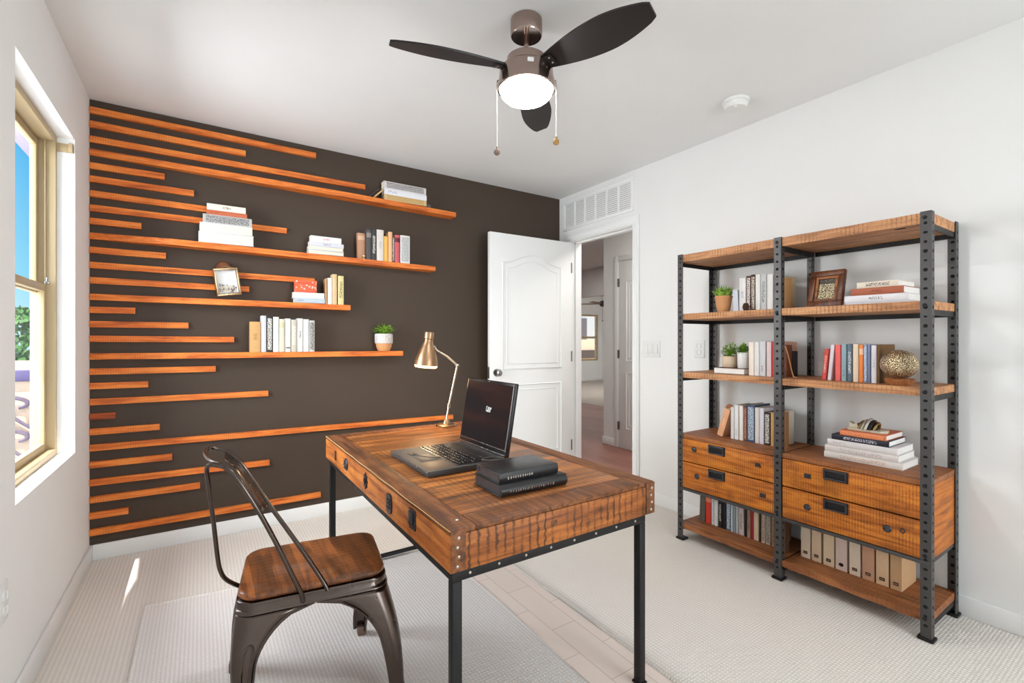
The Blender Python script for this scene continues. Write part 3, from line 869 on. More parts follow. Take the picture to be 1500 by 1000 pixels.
# iron fittings on the long side
M['fitting'] = metal('blue_grey_iron', (0.06, 0.06, 0.068, 1), 0.38, 0.7, 0.5, 0.3)
zc = (DB+DT)/2-0.006
def yat(px, py): return at(px, py, 'x', DX0).y
for k, (px, py, shp) in enumerate(((492, 667, 'slot'), (507.5, 680, 'round'), (536, 704, 'star'), (571, 737, 'oval'), (605, 760, 'square'))):
    p = at(px, py, 'x', DX0)
    y, z = p.y, p.z
    Mz = Matrix.Translation((DX0, y, z)) @ Matrix(((0, 0, -1, 0), (1, 0, 0, 0), (0, -1, 0, 0), (0, 0, 0, 1)))
    b = MB()
    if shp == 'slot': b.box(-0.008, 0.008, -0.022, 0.022, 0.0, 0.004, 0.002, M=Mz)
    elif shp == 'round':
        b.lathe([(0.026, 0), (0.026, 0.003), (0.020, 0.006), (0.01, 0.008), (0, 0.008)], 24, Mz, cap=False)
        for q in range(6):
            c_ = Mz @ Vector((0.014*math.cos(q*PI/3), 0.014*math.sin(q*PI/3), 0.007)); b.sphere(c_, 0.0045, 8, 5)
    elif shp == 'star':
        poly = []
        for q in range(16):
            r = 0.025 if q % 2 == 0 else 0.018
            poly.append((r*math.cos(q*PI/8), r*1.25*math.sin(q*PI/8)))
        b.prism(poly, 0.004, Mz); b.lathe([(0.011, 0.004), (0.011, 0.007), (0, 0.008)], 14, Mz, cap=False)
    elif shp == 'oval':
        poly = [(0.024*math.copysign(abs(math.cos(a))**0.6, math.cos(a)), 0.033*math.copysign(abs(math.sin(a))**0.6, math.sin(a))) for a in [2*PI*q/28 for q in range(28)]]
        b.prism(poly, 0.005, Mz)
        for q in (-0.012, 0, 0.012): b.box(-0.015, 0.015, q-0.002, q+0.002, 0.005, 0.008, M=Mz)
    else:
        b.box(-0.024, 0.024, -0.030, 0.030, 0, 0.005, 0.003, M=Mz); b.box(-0.017, 0.017, -0.023, 0.010, 0.005, 0.010, 0.002, M=Mz)
        b.box(-0.022, 0.022, 0.012, 0.018, 0.005, 0.008, M=Mz)
    lab(b.build('iron_fitting', M['fitting'], desk), {'slot': 'narrow dark iron slot', 'round': 'round studded iron plate', 'star': 'star shaped iron plate', 'oval': 'rounded iron plate with bars', 'square': 'square iron latch plate'}[shp])
# knots on the near end
for (px, py, s_) in ((812, 766, 0.011), (862, 767, 0.009)):
    p = at(px, py, 'y', DYN)
    b = MB(); b.box(p.x-s_, p.x+s_, DYN-0.0012, DYN+0.001, p.z-s_*0.7, p.z+s_*0.7, 0.001); lab(b.build('knot', M['desk_border'], desk), 'dark knot in the timber')
# iron frame below the slab, legs, floor stretcher
b = MB()
fx0, fx1, fy0, fy1 = DX0+0.012, DX1-0.030, DYN+0.012, DYF-0.012
b.box(fx0, fx1, fy0, fy0+0.006, DB-0.030, DB-0.0005, 0.001); b.box(fx0, fx1, fy1-0.006, fy1, DB-0.030, DB-0.0005, 0.001)
b.box(fx0, fx0+0.006, fy0+0.006, fy1-0.006, DB-0.030, DB-0.0005, 0.001); b.box(fx1-0.006, fx1, fy0+0.006, fy1-0.006, DB-0.030, DB-0.0005, 0.001)
fr_ = b.build('iron_frame', M['black'], desk)
for k in range(8):
    b = MB(); b.sphere((fx0+0.05+k*(fx1-fx0-0.1)/7, fy0-0.0005, DB-0.016), 0.004, 8, 6, (1, 0.6, 1)); b.build('rivet', M['rivet'], fr_)
LW = 0.027
for (x, y) in ((fx0, fy0), (fx1-LW, fy0), (fx0, fy1-LW), (fx1-LW, fy1-LW)):
    b = MB()
    zb = 0.0095 if x < 1.0 else 0.0042
    b.box(x, x+LW, y, y+0.007, zb+0.008, DB-0.031, 0.0015); b.box(x, x+0.007, y+0.007, y+LW, zb+0.008, DB-0.031, 0.0015)
    b.box(x+0.007, x+LW-0.004, y+0.007, y+LW-0.004, zb+0.008, DB-0.031, 0.002)
    lg = b.build('leg', M['black'], desk)
    b = MB(); b.box(x-0.005, x+LW+0.005, y-0.005, y+LW+0.005, zb, zb+0.009, 0.003); b.build('foot_plate', M['black'], lg)
b = MB(); b.box(fx0+LW, fx1-LW, fy1-0.026, fy1-0.004, 0.0195, 0.036, 0.003); b.build('stretcher', M['black'], desk)

# ------------------------------------------------------------------ rug under desk and chair
b = MB()
nx, ny = 12, 40
def rug_pt(u, v_):
    x0, x1 = -0.205, 1.098
    x = x0+(x1-x0)*u
    yf = 2.592-0.155*u
    y = 0.15+(yf-0.15)*v_
    x += 0.008*math.sin(y*4.3)*u
    return x, y
for z in (0.0085,):
    rows = [[(rug_pt(i/nx, j/ny)[0], rug_pt(i/nx, j/ny)[1], z) for i in range(nx+1)] for j in range(ny+1)]
    b.grid(rows)
edge = [rug_pt(i/nx, 0) for i in range(nx)] + [rug_pt(1, j/ny) for j in range(ny)] + [rug_pt(1-i/nx, 1) for i in range(nx)] + [rug_pt(0, 1-j/ny) for j in range(ny)]
rs = [[(x, y, 0.0085) for x, y in edge+edge[:1]], [(x, y, 0.0005) for x, y in edge+edge[:1]]]
b.grid(rs)
rug = b.build('area_rug', M['rug'], None, smooth=30)
tag(rug, 'pale ribbed area rug under the desk and metal chair', 'rug')
b = MB(); b.tube([(x, y, 0.0065) for x, y in edge], 0.0055, 6, closed=True)
rb = b.build('binding', M['rug'], rug)

# ------------------------------------------------------------------ chair
CX, CY, CROT = 0.318, 1.692, math.radians(-9)
CM = Matrix.Translation((CX, CY, 0)) @ Matrix.Rotation(CROT, 4, 'Z')
chair = thing('cafe_chair', 'bronze metal cafe chair with dark timber seat and hoop back', 'chair', (CX, CY, 0))
def rrect(hx, hy, r, n=8):
    p = []
    for (cx, cy, a0) in ((hx-r, hy-r, 0), (-hx+r, hy-r, PI/2), (-hx+r, -hy+r, PI), (hx-r, -hy+r, 3*PI/2)):
        for i in range(n+1):
            a = a0+PI/2*i/n
            p.append((cx+r*math.cos(a), cy+r*math.sin(a)))
    return p
def loft(b, rings, M_, cap0=True, cap1=True):
    R = [[b.bm.verts.new(M_ @ Vector(p)) for p in r] for r in rings]
    for a_, c_ in zip(R, R[1:]):
        for k in range(len(a_)):
            k2 = (k+1) % len(a_)
            b.bm.faces.new((a_[k], a_[k2], c_[k2], c_[k]))
    if cap0: b.bm.faces.new(R[0])
    if cap1: b.bm.faces.new(R[-1])
HXs, HYs, SZ = 0.212, 0.170, 0.434
b = MB()
loft(b, [[(x, y, z) for x, y in rrect(HXs-d, HYs-d, 0.055)] for d, z in ((0.012, SZ-0.024), (0.004, SZ-0.022), (0.0, SZ-0.016), (0.0, SZ-0.008), (0.004, SZ-0.0025), (0.012, SZ))], CM)
b.build('seat', M['seat'], chair, smooth=60)
# pressed metal seat pan with rolled edge
b = MB()
loft(b, [[(x, y, z) for x, y in rrect(HXs+d, HYs+d, 0.055)] for d, z in ((-0.010, SZ-0.0245), (0.003, SZ-0.025), (0.005, SZ-0.030), (0.004, SZ-0.048), (0.009, SZ-0.052), (0.010, SZ-0.057), (0.005, SZ-0.061), (-0.004, SZ-0.060))], CM)
b.build('seat_pan', M['gun'], chair, smooth=60)
ZT, ZF = SZ-0.058, 0.030
def leg_mesh(sx, sy):
    b = MB()
    rows = []
    NS = 22
    FT = {(-1, -1): (0.200, 0.222), (1, -1): (0.262, 0.222), (-1, 1): (0.258, 0.192), (1, 1): (0.186, 0.222)}[(sx, sy)]
    for i in range(NS+1):
        s = i/NS
        z = ZT+(ZF-ZT)*s
        cx = (HXs+0.004)+(FT[0]-HXs)*s + 0.012*math.sin(PI*min(1, s*1.15))
        cy = (HYs+0.004)+(FT[1]-HYs)*s + 0.012*math.sin(PI*min(1, s*1.15))
        # reach of the sheet along either side: half the side at the very top, pulled in along the arch
        k = max(0.0, 1-s/0.42)
        arch = 1-math.sqrt(max(0.0, 1-k*k)) if k > 0 else 0
        wx = (0.076-0.040*s)+(HXs-0.076)*arch
        wy = (0.064-0.034*s)+(HYs-0.064)*arch
        r = 0.045-0.030*s
        row = []
        for t in (1.0, 0.66, 0.33, 0.0):
            row.append((cx-r-(wx-r)*t, cy))
        for q in range(1, 7):
            a = PI/2-PI/2*q/7
            row.append((cx-r+r*math.cos(a), cy-r+r*math.sin(a)))
        for t in (0.0, 0.33, 0.66, 1.0):
            row.append((cx, cy-r-(wy-r)*t))
        rows.append([(CM @ Vector((sx*x, sy*y, z))) for x, y in row])
    b.grid(rows)
    return b, rows
for (sx, sy) in ((-1, -1), (1, -1), (-1, 1), (1, 1)):
    b, rows = leg_mesh(sx, sy)
    lg = b.build('leg', M['gun'], chair, smooth=50)
    md = lg.modifiers.new('thickness', 'SOLIDIFY'); md.thickness = 0.004; md.offset = 0
    # rolled rims along both free edges of the pressed leg
    b = MB(); b.tube([r[0] for r in rows], 0.0048, 6); b.tube([r[-1] for r in rows], 0.0048, 6); b.build('rolled_rim', M['gun'], lg)
    f = rows[-1]
    c_ = sum((Vector(p) for p in f), Vector())/len(f)
    out = CM.to_3x3() @ Vector((sx, sy, 0)).normalized()
    b = MB(); b.box(-0.017, 0.017, -0.017, 0.017, 0.0092-0.0, 0.045, 0.005, M=Matrix.Translation((c_.x, c_.y, 0)) @ Matrix.Rotation(CROT, 4, 'Z'))
    lab(b.build('foot_cap', M['gun_foot'], lg), 'worn lighter foot cap')
    if (sx, sy) == (-1, -1):
        # pressed oval panel facing the near side
        b = MB()
        rr = rows
        pts = []
        for q in range(24):
            a = 2*PI*q/24
            s = 0.40+0.18*math.sin(a)
            i0 = int(s*22); fq = s*22-i0
            lo, hi = rr[i0], rr[min(22, i0+1)]
            u = 2.2+1.35*math.cos(a); j = int(u); fu = u-j
            P_ = [Vector(l[j])*(1-fu)+Vector(l[j+1])*fu for l in (lo, hi)]
            pts.append(P_[0]*(1-fq)+P_[1]*fq + CM.to_3x3() @ Vector((-0.0015, -0.0045, 0)))
        b.tube(pts, 0.004, 6, closed=True); lab(b.build('pressed_oval', M['gun'], lg), 'raised oval rib pressed into the leg')
# hoop back
def PX(px, py, y): return at(px, py, 'y', y)
def smooth_path(pts, n=6):
    P = [Vector(p) for p in pts]
    out = []
    for i in range(len(P)-1):
        p0, p1, p2, p3 = P[max(0, i-1)], P[i], P[i+1], P[min(len(P)-1, i+2)]
        for k in range(n):
            t = k/n
            out.append(0.5*((2*p1)+(-p0+p2)*t+(2*p0-5*p1+4*p2-p3)*t*t+(-p0+3*p1-3*p2+p3)*t**3))
    out.append(P[-1])
    return out
outer = [(480, 864, 1.512), (474, 852, 1.520), (452.8, 820, 1.55), (422, 776.8, 1.60), (388, 730, 1.66), (355.6, 682, 1.72), (334, 663.4, 1.755), (318, 657, 1.765), (306, 656.5, 1.755), (300.8, 662, 1.72), (303.5, 669, 1.66), (311, 675, 1.60), (326, 682, 1.55), (345, 698, 1.525), (373.6, 740, 1.51), (402.4, 791, 1.505), (430, 846, 1.505), (441, 868, 1.508), (444, 880, 1.512)]
W = [PX(*q) for q in outer]
b = MB(); b.tube(smooth_path(W, 5), 0.0068, 10); b.build('back_hoop', M['gun'], chair, smooth=60)
post = [(328, 683.5, 1.548), (316, 681, 1.558), (307, 681, 1.572), (303, 688, 1.59), (305.5, 710, 1.615), (312.4, 762, 1.65), (318.6, 815, 1.675), (323, 836, 1.68), (332, 849, 1.688), (350, 858, 1.695)]
W2 = [PX(*q) for q in post]
b = MB(); b.tube(smooth_path(W2, 5), 0.0064, 10); b.build('back_post', M['gun'], chair, smooth=60)
# sheet metal back panel between the two runs of the hoop
b = MB()
oi = smooth_path([PX(*q) for q in ((330, 661.5, 1.757), (342, 670, 1.742), (355.6, 682, 1.72), (392, 736, 1.652))], 5)
ii = smooth_path([PX(*q) for q in ((326, 682, 1.55), (335, 689, 1.535), (345, 698, 1.525), (382, 755, 1.509))], 5)
b.grid([oi, ii]); pn = b.build('back_panel', M['gun'], chair, smooth=60)
md = pn.modifiers.new('thickness', 'SOLIDIFY'); md.thickness = 0.0025; md.offset = 0

# ------------------------------------------------------------------ bookcase
KX0, KX1 = 2.352, 2.694                 # front and back planes
KY0, KYM, KY1 = 0.612, 1.178, 1.770     # right end, middle, left end (seen from the room)
KT = 1.672
case = thing('bookcase', 'tall open bookcase of perforated black iron posts and reclaimed timber', 'bookcase', ((KX0+KX1)/2, (KY0+KY1)/2, 0))
PW, PT = 0.035, 0.0045
def post(x, y, sx, sy, mat):
    """angle-iron post: corner at (x, y), one flange along sx*X and one along sy*Y, punched with holes"""
    b = MB()
    xa, xb = sorted((x, x+sx*PT)); ya, yb = sorted((y, y+sy*PW))
    b.box(xa, xb, ya, yb, 0.012, KT+0.004, 0.001)
    xa2, xb2 = sorted((x+sx*PT, x+sx*PW)); ya2, yb2 = sorted((y, y+sy*PT))
    b.box(xa2, xb2, ya2, yb2, 0.012, KT+0.004, 0.001)
    b.mi = 1
    z = 0.06
    k = 0
    while z < KT-0.03:
        r = 0.0062 if k % 2 else 0.0078
        for side in (0, 1):
            for face in (-1, 1):
                if side == 0:
                    xx = x+sx*(PT/2)+face*(PT/2+0.0002)
                    MM = Matrix.Translation((xx, y+sy*PW*0.52, z)) @ Matrix.Rotation(PI/2, 4, 'Y')
                else:
                    yy = y+sy*(PT/2)+face*(PT/2+0.0002)
                    MM = Matrix.Translation((x+sx*PW*0.52, yy, z)) @ Matrix.Rotation(PI/2, 4, 'X')
                vs = [b.bm.verts.new(MM @ Vector((r*math.cos(q*PI/4+PI/8)*(1.0 if k % 3 else 0.7), r*math.sin(q*PI/4+PI/8), 0))) for q in range(8)]
                fc_ = b.bm.faces.new(vs); fc_.material_index = 1
        z += 0.0365
        k += 1
    p = b.build('post', [mat, M['hole']], case, smooth=0)
    b = MB()
    fx = x+sx*0.018; fy = y+sy*0.018
    b.box(fx-0.026, fx+0.026, fy-0.026, fy+0.026, 0.0005, 0.0125, 0.004)
    b.build('foot', M['black'], p)
    return p
for (y, sy) in ((KY0, 1), (KYM-0.002, 1), (KY1, -1)):
    post(KX0, y, 1, sy, M['black_post'])
    post(KX1, y, -1, sy, M['black_post'])
def shelf(y0, y1, z1, th, mat, x0=None, x1=None, wav=0.0025):
    b = MB()
    xa, xb = (KX0+PT+0.001 if x0 is None else x0), (KX1-PT-0.001 if x1 is None else x1)
    n = 14
    # hand-sawn front edge, slightly uneven
    front = [(xa+wav*math.sin(i*1.7+z1*9), y0+(y1-y0)*i/n) for i in range(n+1)]
    poly = front+[(xb, y1), (xb, y0)]
    b.prism(poly, th, Matrix.Translation((0, 0, z1-th)))
    bmesh.ops.bevel(b.bm, geom=[e for e in b.bm.edges if abs(e.verts[0].co.z-e.verts[1].co.z) < 1e-6], offset=0.002, segments=1, affect='EDGES')
    return b.build('shelf', mat, case, smooth=30)
def rails(y0, y1, z):
    """angle-iron rails carrying a shelf: two across the depth, one along the back"""
    b = MB()
    for y in (y0+0.003, y1-0.003):
        b.box(KX0+PW*0.5, KX1-PW*0.5, y-0.0025, y+0.0025, z-0.022, z-0.0005)
    b.box(KX1-PT-0.006, KX1-PT-0.001, y0+0.006, y1-0.006, z-0.022, z-0.0005)
    return b.build('rail', M['black'], case, smooth=0)
bays = ((KY0+PT+0.001, KYM-0.004), (KYM+PT, KY1-PT-0.001))
SZT = {'top': 1.672, 'two': 1.327, 'three': 0.985, 'chest': 0.622, 'low': 0.100}
for y0, y1 in bays:
    shelf(y0, y1, SZT['top'], 0.042, M['shelf_wood'], x0=KX0+PT+0.001); rails(y0, y1, SZT['top']-0.042)
    shelf(y0, y1, SZT['two'], 0.034, M['shelf_wood']); rails(y0, y1, SZT['two']-0.034)
    shelf(y0, y1, SZT['three'], 0.032, M['shelf_wood']); rails(y0, y1, SZT['three']-0.032)
    shelf(y0, y1, SZT['low'], 0.030, M['shelf_low'])
    rails(y0, y1, SZT['low']-0.030)
    # chest of two drawers
    shelf(y0, y1, SZT['chest'], 0.022, M['shelf_low'], x0=KX0+PT+0.0028)
    cz0, cz1 = 0.312, SZT['chest']-0.0225
    b = MB(); b.box(KX0+0.018, KX1-0.012, y0+0.001, y0+0.016, cz0, cz1, 0.001); b.build('chest_side', M['chest_side'], case)
    b = MB(); b.box(KX0+0.018, KX1-0.012, y1-0.016, y1-0.001, cz0, cz1, 0.001); b.build('chest_side', M['chest_side'], case)
    b = MB(); b.box(KX1-0.012, KX1-0.006, y0+0.001, y1-0.001, cz0, cz1); b.build('chest_back', M['shelf_low'], case)
    b = MB(); b.box(KX0-0.001, KX1-0.012, y0+0.001, y1-0.001, cz0-0.016, cz0-0.0005, 0.001); b.build('chest_base', M['black_post'], case)
    for (z0, z1) in ((cz0+0.002, 0.462), (0.468, cz1-0.002)):
        b = MB(); b.box(KX0+0.001, KX0+0.020, y0+0.0035, y1-0.0035, z0, z1, 0.003)
        b.box(KX0+0.020, KX1-0.02, y0+0.018, y0+0.028, z0+0.01, z1-0.02); b.box(KX0+0.020, KX1-0.02, y1-0.028, y1-0.018, z0+0.01, z1-0.02); b.box(KX0+0.02, KX1-0.02, y0+0.028, y1-0.028, z0+0.004, z0+0.01)
        dr = b.build('drawer', M['drawer'], case)
        ym = (y0+y1)/2+0.045
        zt = z1-0.004
        # cup pull with card window
        b = MB(); b.box(KX0-0.004, KX0+0.0005, ym-0.050, ym+0.050, zt-0.050, zt, 0.002)
        hd_ = lab(b.build('handle', M['black'], dr), 'black iron cup pull'); b = MB()
        b.box(KX0-0.012, KX0-0.004, ym-0.046, ym+0.046, zt-0.012, zt-0.002, 0.003); b.box(KX0-0.009, KX0-0.004, ym-0.046, ym-0.038, zt-0.046, zt-0.012, 0.001); b.box(KX0-0.009, KX0-0.004, ym+0.038, ym+0.046, zt-0.046, zt-0.012, 0.001); b.box(KX0-0.010, KX0-0.004, ym-0.046, ym+0.046, zt-0.048, zt-0.040, 0.002)
        b.build('card_frame', M['fitting'], hd_)
# iron fittings on the drawers, placed as in the photograph
for (px, py, shp) in ((1017, 658, 'knob'), (1110.5, 680.5, 'wedge'), (1021, 697.5, 'knob'), (1117.5, 725.5, 'plate'), (1183, 697, 'plate'), (1182.5, 742.5, 'knob'), (1300, 774, 'knob'), (1322, 777, 'ring')):
    p = at(px, py, 'x', KX0)
    Mz = Matrix.Translation((KX0+0.0005, p.y, p.z)) @ Matrix(((0, 0, -1, 0), (1, 0, 0, 0), (0, -1, 0, 0), (0, 0, 0, 1)))
    b = MB()
    if shp == 'knob': b.lathe([(0.014, 0), (0.015, 0.004), (0.012, 0.009), (0.006, 0.011), (0, 0.0112)], 20, Mz, cap=False)
    elif shp == 'plate': b.box(-0.014, 0.014, -0.011, 0.011, 0, 0.005, 0.002, M=Mz); b.box(-0.009, 0.009, -0.006, 0.006, 0.005, 0.008, 0.001, M=Mz)
    elif shp == 'wedge': b.prism([(-0.016, 0.010), (0.016, 0.010), (0.010, -0.008), (-0.006, -0.009)], 0.006, Mz)
    else: b.tube([Mz @ Vector((0.007*math.cos(2*PI*q/16), 0.010*math.sin(2*PI*q/16), 0.001)) for q in range(16)], 0.002, 6, closed=True)
    lab(b.build('iron_fitting', M['fitting'], case), {'knob': 'domed dark iron stud', 'plate': 'small dark iron plate', 'wedge': 'wedge shaped dark iron piece', 'ring': 'small dark ring mark'}[shp])
# bolts on the posts at every shelf
for (y, sy) in ((KY0, 1), (KYM-0.002, 1), (KY1, -1)):
    for z in (SZT['top']-0.02, SZT['two']-0.018, SZT['three']-0.016, SZT['chest']-0.02, 0.33, SZT['low']-0.015):
        b = MB(); c_ = Vector((KX0-0.0005, y+sy*0.02, z)); b.sphere(c_, 0.008, 10, 6, (0.5, 1, 1)); b.build('bolt', M['black'], case)
# knot holes seen in the underside of the top board
p = at(1319, 335, 'z', SZT['top']-0.042)
b = MB(); b.lathe([(0.013, 0), (0.013, 0.002)], 14, Matrix.Translation((p.x, p.y, SZT['top']-0.0432)) @ Matrix.Diagonal((0.7, 1.5, 1, 1))); lab(b.build('knot', M['hole'], case), 'dark knot in the top board')

# ------------------------------------------------------------------ desk lamp
lamp = thing('desk_lamp', 'brass desk lamp with lit bell shade at the far desk corner', 'lamp', (1.153, 2.40, DT))
LD = 2.655                                     # distance of the lamp along the view
def LP(px, py, d=LD):
    v = RV*((px-750)/FPX*d) + FV*d
    return Vector((v.x, v.y, CAMZ+(HOR-py)/FPX*d))
base = LP(654, 620, 2.63); base.z = DT+0.0012
M['lamp_brass'] = metal('lamp_copper_brass', (0.46, 0.28, 0.16, 1), 0.36)
M['lamp_arm'] = metal('lamp_pale_gold_arm', (0.62, 0.50, 0.38, 1), 0.3)
b = MB(); b.lathe([(0.055, DT+0.001), (0.056, DT+0.006), (0.050, DT+0.011), (0.022, DT+0.014), (0.016, DT+0.03), (0.008, DT+0.042)], 32, Matrix.Translation((base.x, base.y, 0))); b.build('base', M['lamp_brass'], lamp)
el = LP(670, 535); kn = LP(657.5, 594); jt = LP(636, 508)
b = MB(); b.tube([(base.x, base.y, DT+0.035), kn, el], [0.005, 0.0055, 0.006], 10); b.tube([kn+Vector((0, 0, 0.012)), kn-Vector((0, 0, 0.012))], 0.009, 10); b.build('lower_arm', M['lamp_arm'], lamp)
b = MB(); b.tube([el, LP(655, 522), LP(641, 514), jt], [0.006, 0.0065, 0.006, 0.0055], 10); b.sphere(el, 0.010, 12, 8); b.build('upper_arm', M['lamp_arm'], lamp)
top, bot = LP(629, 486), LP(624, 534.5)
ax = (bot-top).normalized()
Mz = Matrix.Translation(top) @ ax.to_track_quat('Z', 'Y').to_matrix().to_4x4()
L = (bot-top).length
pr = [(0.0, 0.0), (0.024, 0.0), (0.027, 0.004), (0.027, L*0.20), (0.024, L*0.22), (0.026, L*0.30), (0.034, L*0.42), (0.048, L*0.60), (0.058, L*0.76), (0.064, L*0.90), (0.066, L), (0.0635, L), (0.061, L*0.90), (0.055, L*0.76), (0.045, L*0.60), (0.031, L*0.42), (0.020, L*0.30)]
b = MB(); b.lathe(pr, 40, Mz, cap=False); b.build('lamp_shade', M['lamp_brass'], lamp)
b = MB(); b.lathe([(0, L*0.80), (0.050, L*0.82), (0.0605, L*0.96), (0.0635, L*1.005), (0.0635, L*1.045), (0.058, L*1.075), (0, L*1.085)], 32, Mz, cap=False)
lab(b.build('diffuser', plain('warm_lit_diffuser', (1, 0.85, 0.6, 1), 0.4, emit=(1.0, 0.60, 0.20, 1), strength=3.4), lamp), 'warm glowing diffuser under the shade')
light('desk_lamp_light', 'POINT', bot+ax*0.03, 5.0, (1.0, 0.72, 0.42), shadow_soft_size=0.04)
b = MB(); b.sphere(jt, 0.010, 12, 8); b.cyl(jt, (top+bot)/2 - ax*L*0.2, 0.005, 8); b.build('joint_knob', M['chrome'], lamp)
b = MB(); pts = [base+Vector((-0.045*math.cos(t*0.35)-0.015, 0.02*math.sin(t*0.7), 0.004)) for t in range(14)]
b.tube(pts, 0.003, 6); b.build('cord', M['glossblack'], lamp)

# ------------------------------------------------------------------ laptop
lap = thing('laptop', 'open black laptop on the desk facing the chair', 'laptop', (0.82, 1.705, DT))
LX0, LX1, LY0, LY1 = 0.655, 0.985, 1.512, 1.900
LB0, LB1 = DT+0.0025, DT+0.023
M['lap_deck'] = plain('dark_grey_laptop_deck', (0.055, 0.052, 0.052, 1), 0.55)
M['lap_edge'] = metal('silver_laptop_edge', (0.55, 0.53, 0.52, 1), 0.25)
M['key'] = plain('black_keycap', (0.014, 0.013, 0.014, 1), 0.42)
M['ink_white'] = plain('white_print', (0.85, 0.84, 0.82, 1), 0.5)
b = MB(); b.prism([(LX0, LY0+0.004), (LX0+0.004, LY0), (LX1, LY0), (LX1, LY1), (LX0+0.004, LY1), (LX0, LY1-0.004)], LB1-LB0, Matrix.Translation((0, 0, LB0)))
bmesh.ops.bevel(b.bm, geom=b.bm.edges[:], offset=0.0015, segments=1, affect='EDGES')
body = b.build('base', M['lap_deck'], lap)
b = MB(); b.tube([(LX0-0.0008, LY0+0.006, LB1-0.003), (LX0-0.0008, LY1-0.006, LB1-0.003)], 0.0016, 6); lab(b.build('edge_trim', M['lap_edge'], lap), 'bright silver front edge line')
b = MB(); b.box(LX0+0.125, LX1-0.030, LY0+0.020, LY1-0.020, LB1, LB1+0.0010, 0.0004)
kb = b.build('keyboard_well', M['key'], lap)
for (x0, x1, y0, y1) in ((LX0+0.122, LX0+0.1245, LY0+0.018, LY1-0.018), (LX1-0.075, LX1-0.0735, LY0+0.02, LY1-0.02)):
    b = MB(); b.box(x0, x1, y0, y1, LB1, LB1+0.0016); lab(b.build('keyboard_trim', M['lap_edge'], lap), 'silver line edging the keyboard')
b = MB()
for r in range(5):
    x = LX0+0.131+r*0.0195
    n = 13 if r else 1
    if r == 0:
        segs = [(0, 0.055), (0.059, 0.085), (0.089, 0.235), (0.239, 0.29), (0.294, 0.34)]
    else:
        off = (0, 0.034, 0.026, 0.020, 0.0)[r]
        segs = [(0, off+0.017)] if off else []
        y = segs[0][1]+0.004 if segs else 0
        while y+0.021 < 0.342:
            segs.append((y, y+0.021)); y += 0.025
        segs[-1] = (segs[-1][0], 0.342)
    for a_, c_ in segs:
        b.box(x, x+0.0165, LY1-0.023-c_, LY1-0.023-a_, LB1+0.001, LB1+0.0036, 0.001, 1)
keys = b.build('keys', M['lap_edge'] if False else M['glossblack'], kb)
b = MB()
for i in range(150):
    r = rnd.randrange(5)
    x = LX0+0.131+r*0.0195+0.006+rnd.uniform(-0.003, 0.003); y = LY0+0.03+rnd.random()*(LY1-LY0-0.06)
    b.box(x, x+0.003, y, y+0.0035, LB1+0.0037, LB1+0.0039)
b.build('key_legends', plain('grey_key_print', (0.34, 0.32, 0.32, 1), 0.5), keys, smooth=0)
b = MB(); b.box(LX0+0.035, LX0+0.105, LY0+0.145, LY0+0.245, LB1, LB1+0.0008, 0.0003); b.build('touchpad', plain('touchpad_grey', (0.075, 0.068, 0.064, 1), 0.5), lap)
b = MB(); b.box(LX0+0.012, LX0+0.115, LY0+0.015, LY0+0.125, LB1, LB1+0.0006, 0.0003); lab(b.build('palm_reflection', plain('warm_palm_reflection', (0.14, 0.095, 0.065, 1), 0.5, 0.2), lap), 'palm rest patch tinted with a warm reflection')  # orange reflection painted as a patch on the palm rest
# screen: hinge line along y, leaning back
hx, hz = LX1-0.012, LB1+0.004
tilt = math.radians(9.5)
MS = Matrix.Translation((hx, LY0, hz)) @ Matrix.Rotation(tilt, 4, 'Y')      # local z up the screen, local x thickness (towards +x is the back)
SH = 0.288
b = MB(); b.box(0.0, 0.018, 0.0, LY1-LY0, 0.0, SH, 0.005, 3, M=MS); lid = b.build('screen_lid', M['glossblack'], lap)
gscr = G('dark_screen'); gscr.out((0.012, 0.010, 0.012, 1), 0.16, 0, 0.5)
b = MB(); b.box(-0.0012, 0.0005, 0.012, LY1-LY0-0.008, 0.030, SH-0.012, 0.0004, 1, M=MS); scr = b.build('screen', gscr.m, lid)
b = MB(); b.box(-0.0022, -0.0002, 0.004, LY1-LY0-0.004, 0.024, 0.0265, M=MS); b.box(-0.003, -0.0002, 0.010, LY1-LY0-0.010, 0.005, 0.009, M=MS); b.box(-0.0022, -0.0002, 0.006, 0.0085, 0.0265, SH-0.006, M=MS)
lab(b.build('lid_trim', M['lap_edge'], lid), 'silver line framing the screen')
b = MB(); b.cyl((hx-0.002, LY0+0.03, hz-0.003), (hx-0.002, LY1-0.03, hz-0.003), 0.007, 12); b.build('hinge', M['lap_edge'] if False else M['key'], lap)
# the four white characters in the middle of the screen, drawn as strokes
p = at(706, 605, 'x', hx+0.03)
ly0 = p.y-LY0; lz = SH*0.545
b = MB()
def stroke(ya, za, yb_, zb, w=0.0030):
    # y runs to the reader's right = towards -y
    A_ = MS @ Vector((-0.0017, 0.190-ya*KS, lz+za*KS)); B_ = MS @ Vector((-0.0017, 0.190-yb_*KS, lz+zb*KS))
    b.bar(A_, B_, w, 0.0008, up=MS.to_3x3() @ Vector((1, 0, 0)))
H_ = 0.024
KS = 0.85
stroke(0.002, 0, 0.002, H_); stroke(0.002, H_-0.001, 0.008, H_+0.001)
stroke(0.017, 0, 0.017, H_); stroke(0.010, 0.002, 0.017, 0.001, 0.005); stroke(0.010, 0.001, 0.010, 0.007)
stroke(0.022, 0, 0.022, H_-0.003); stroke(0.032, 0, 0.032, H_-0.003); stroke(0.022, H_-0.003, 0.032, H_-0.003); stroke(0.022, 0.001, 0.032, 0.001)
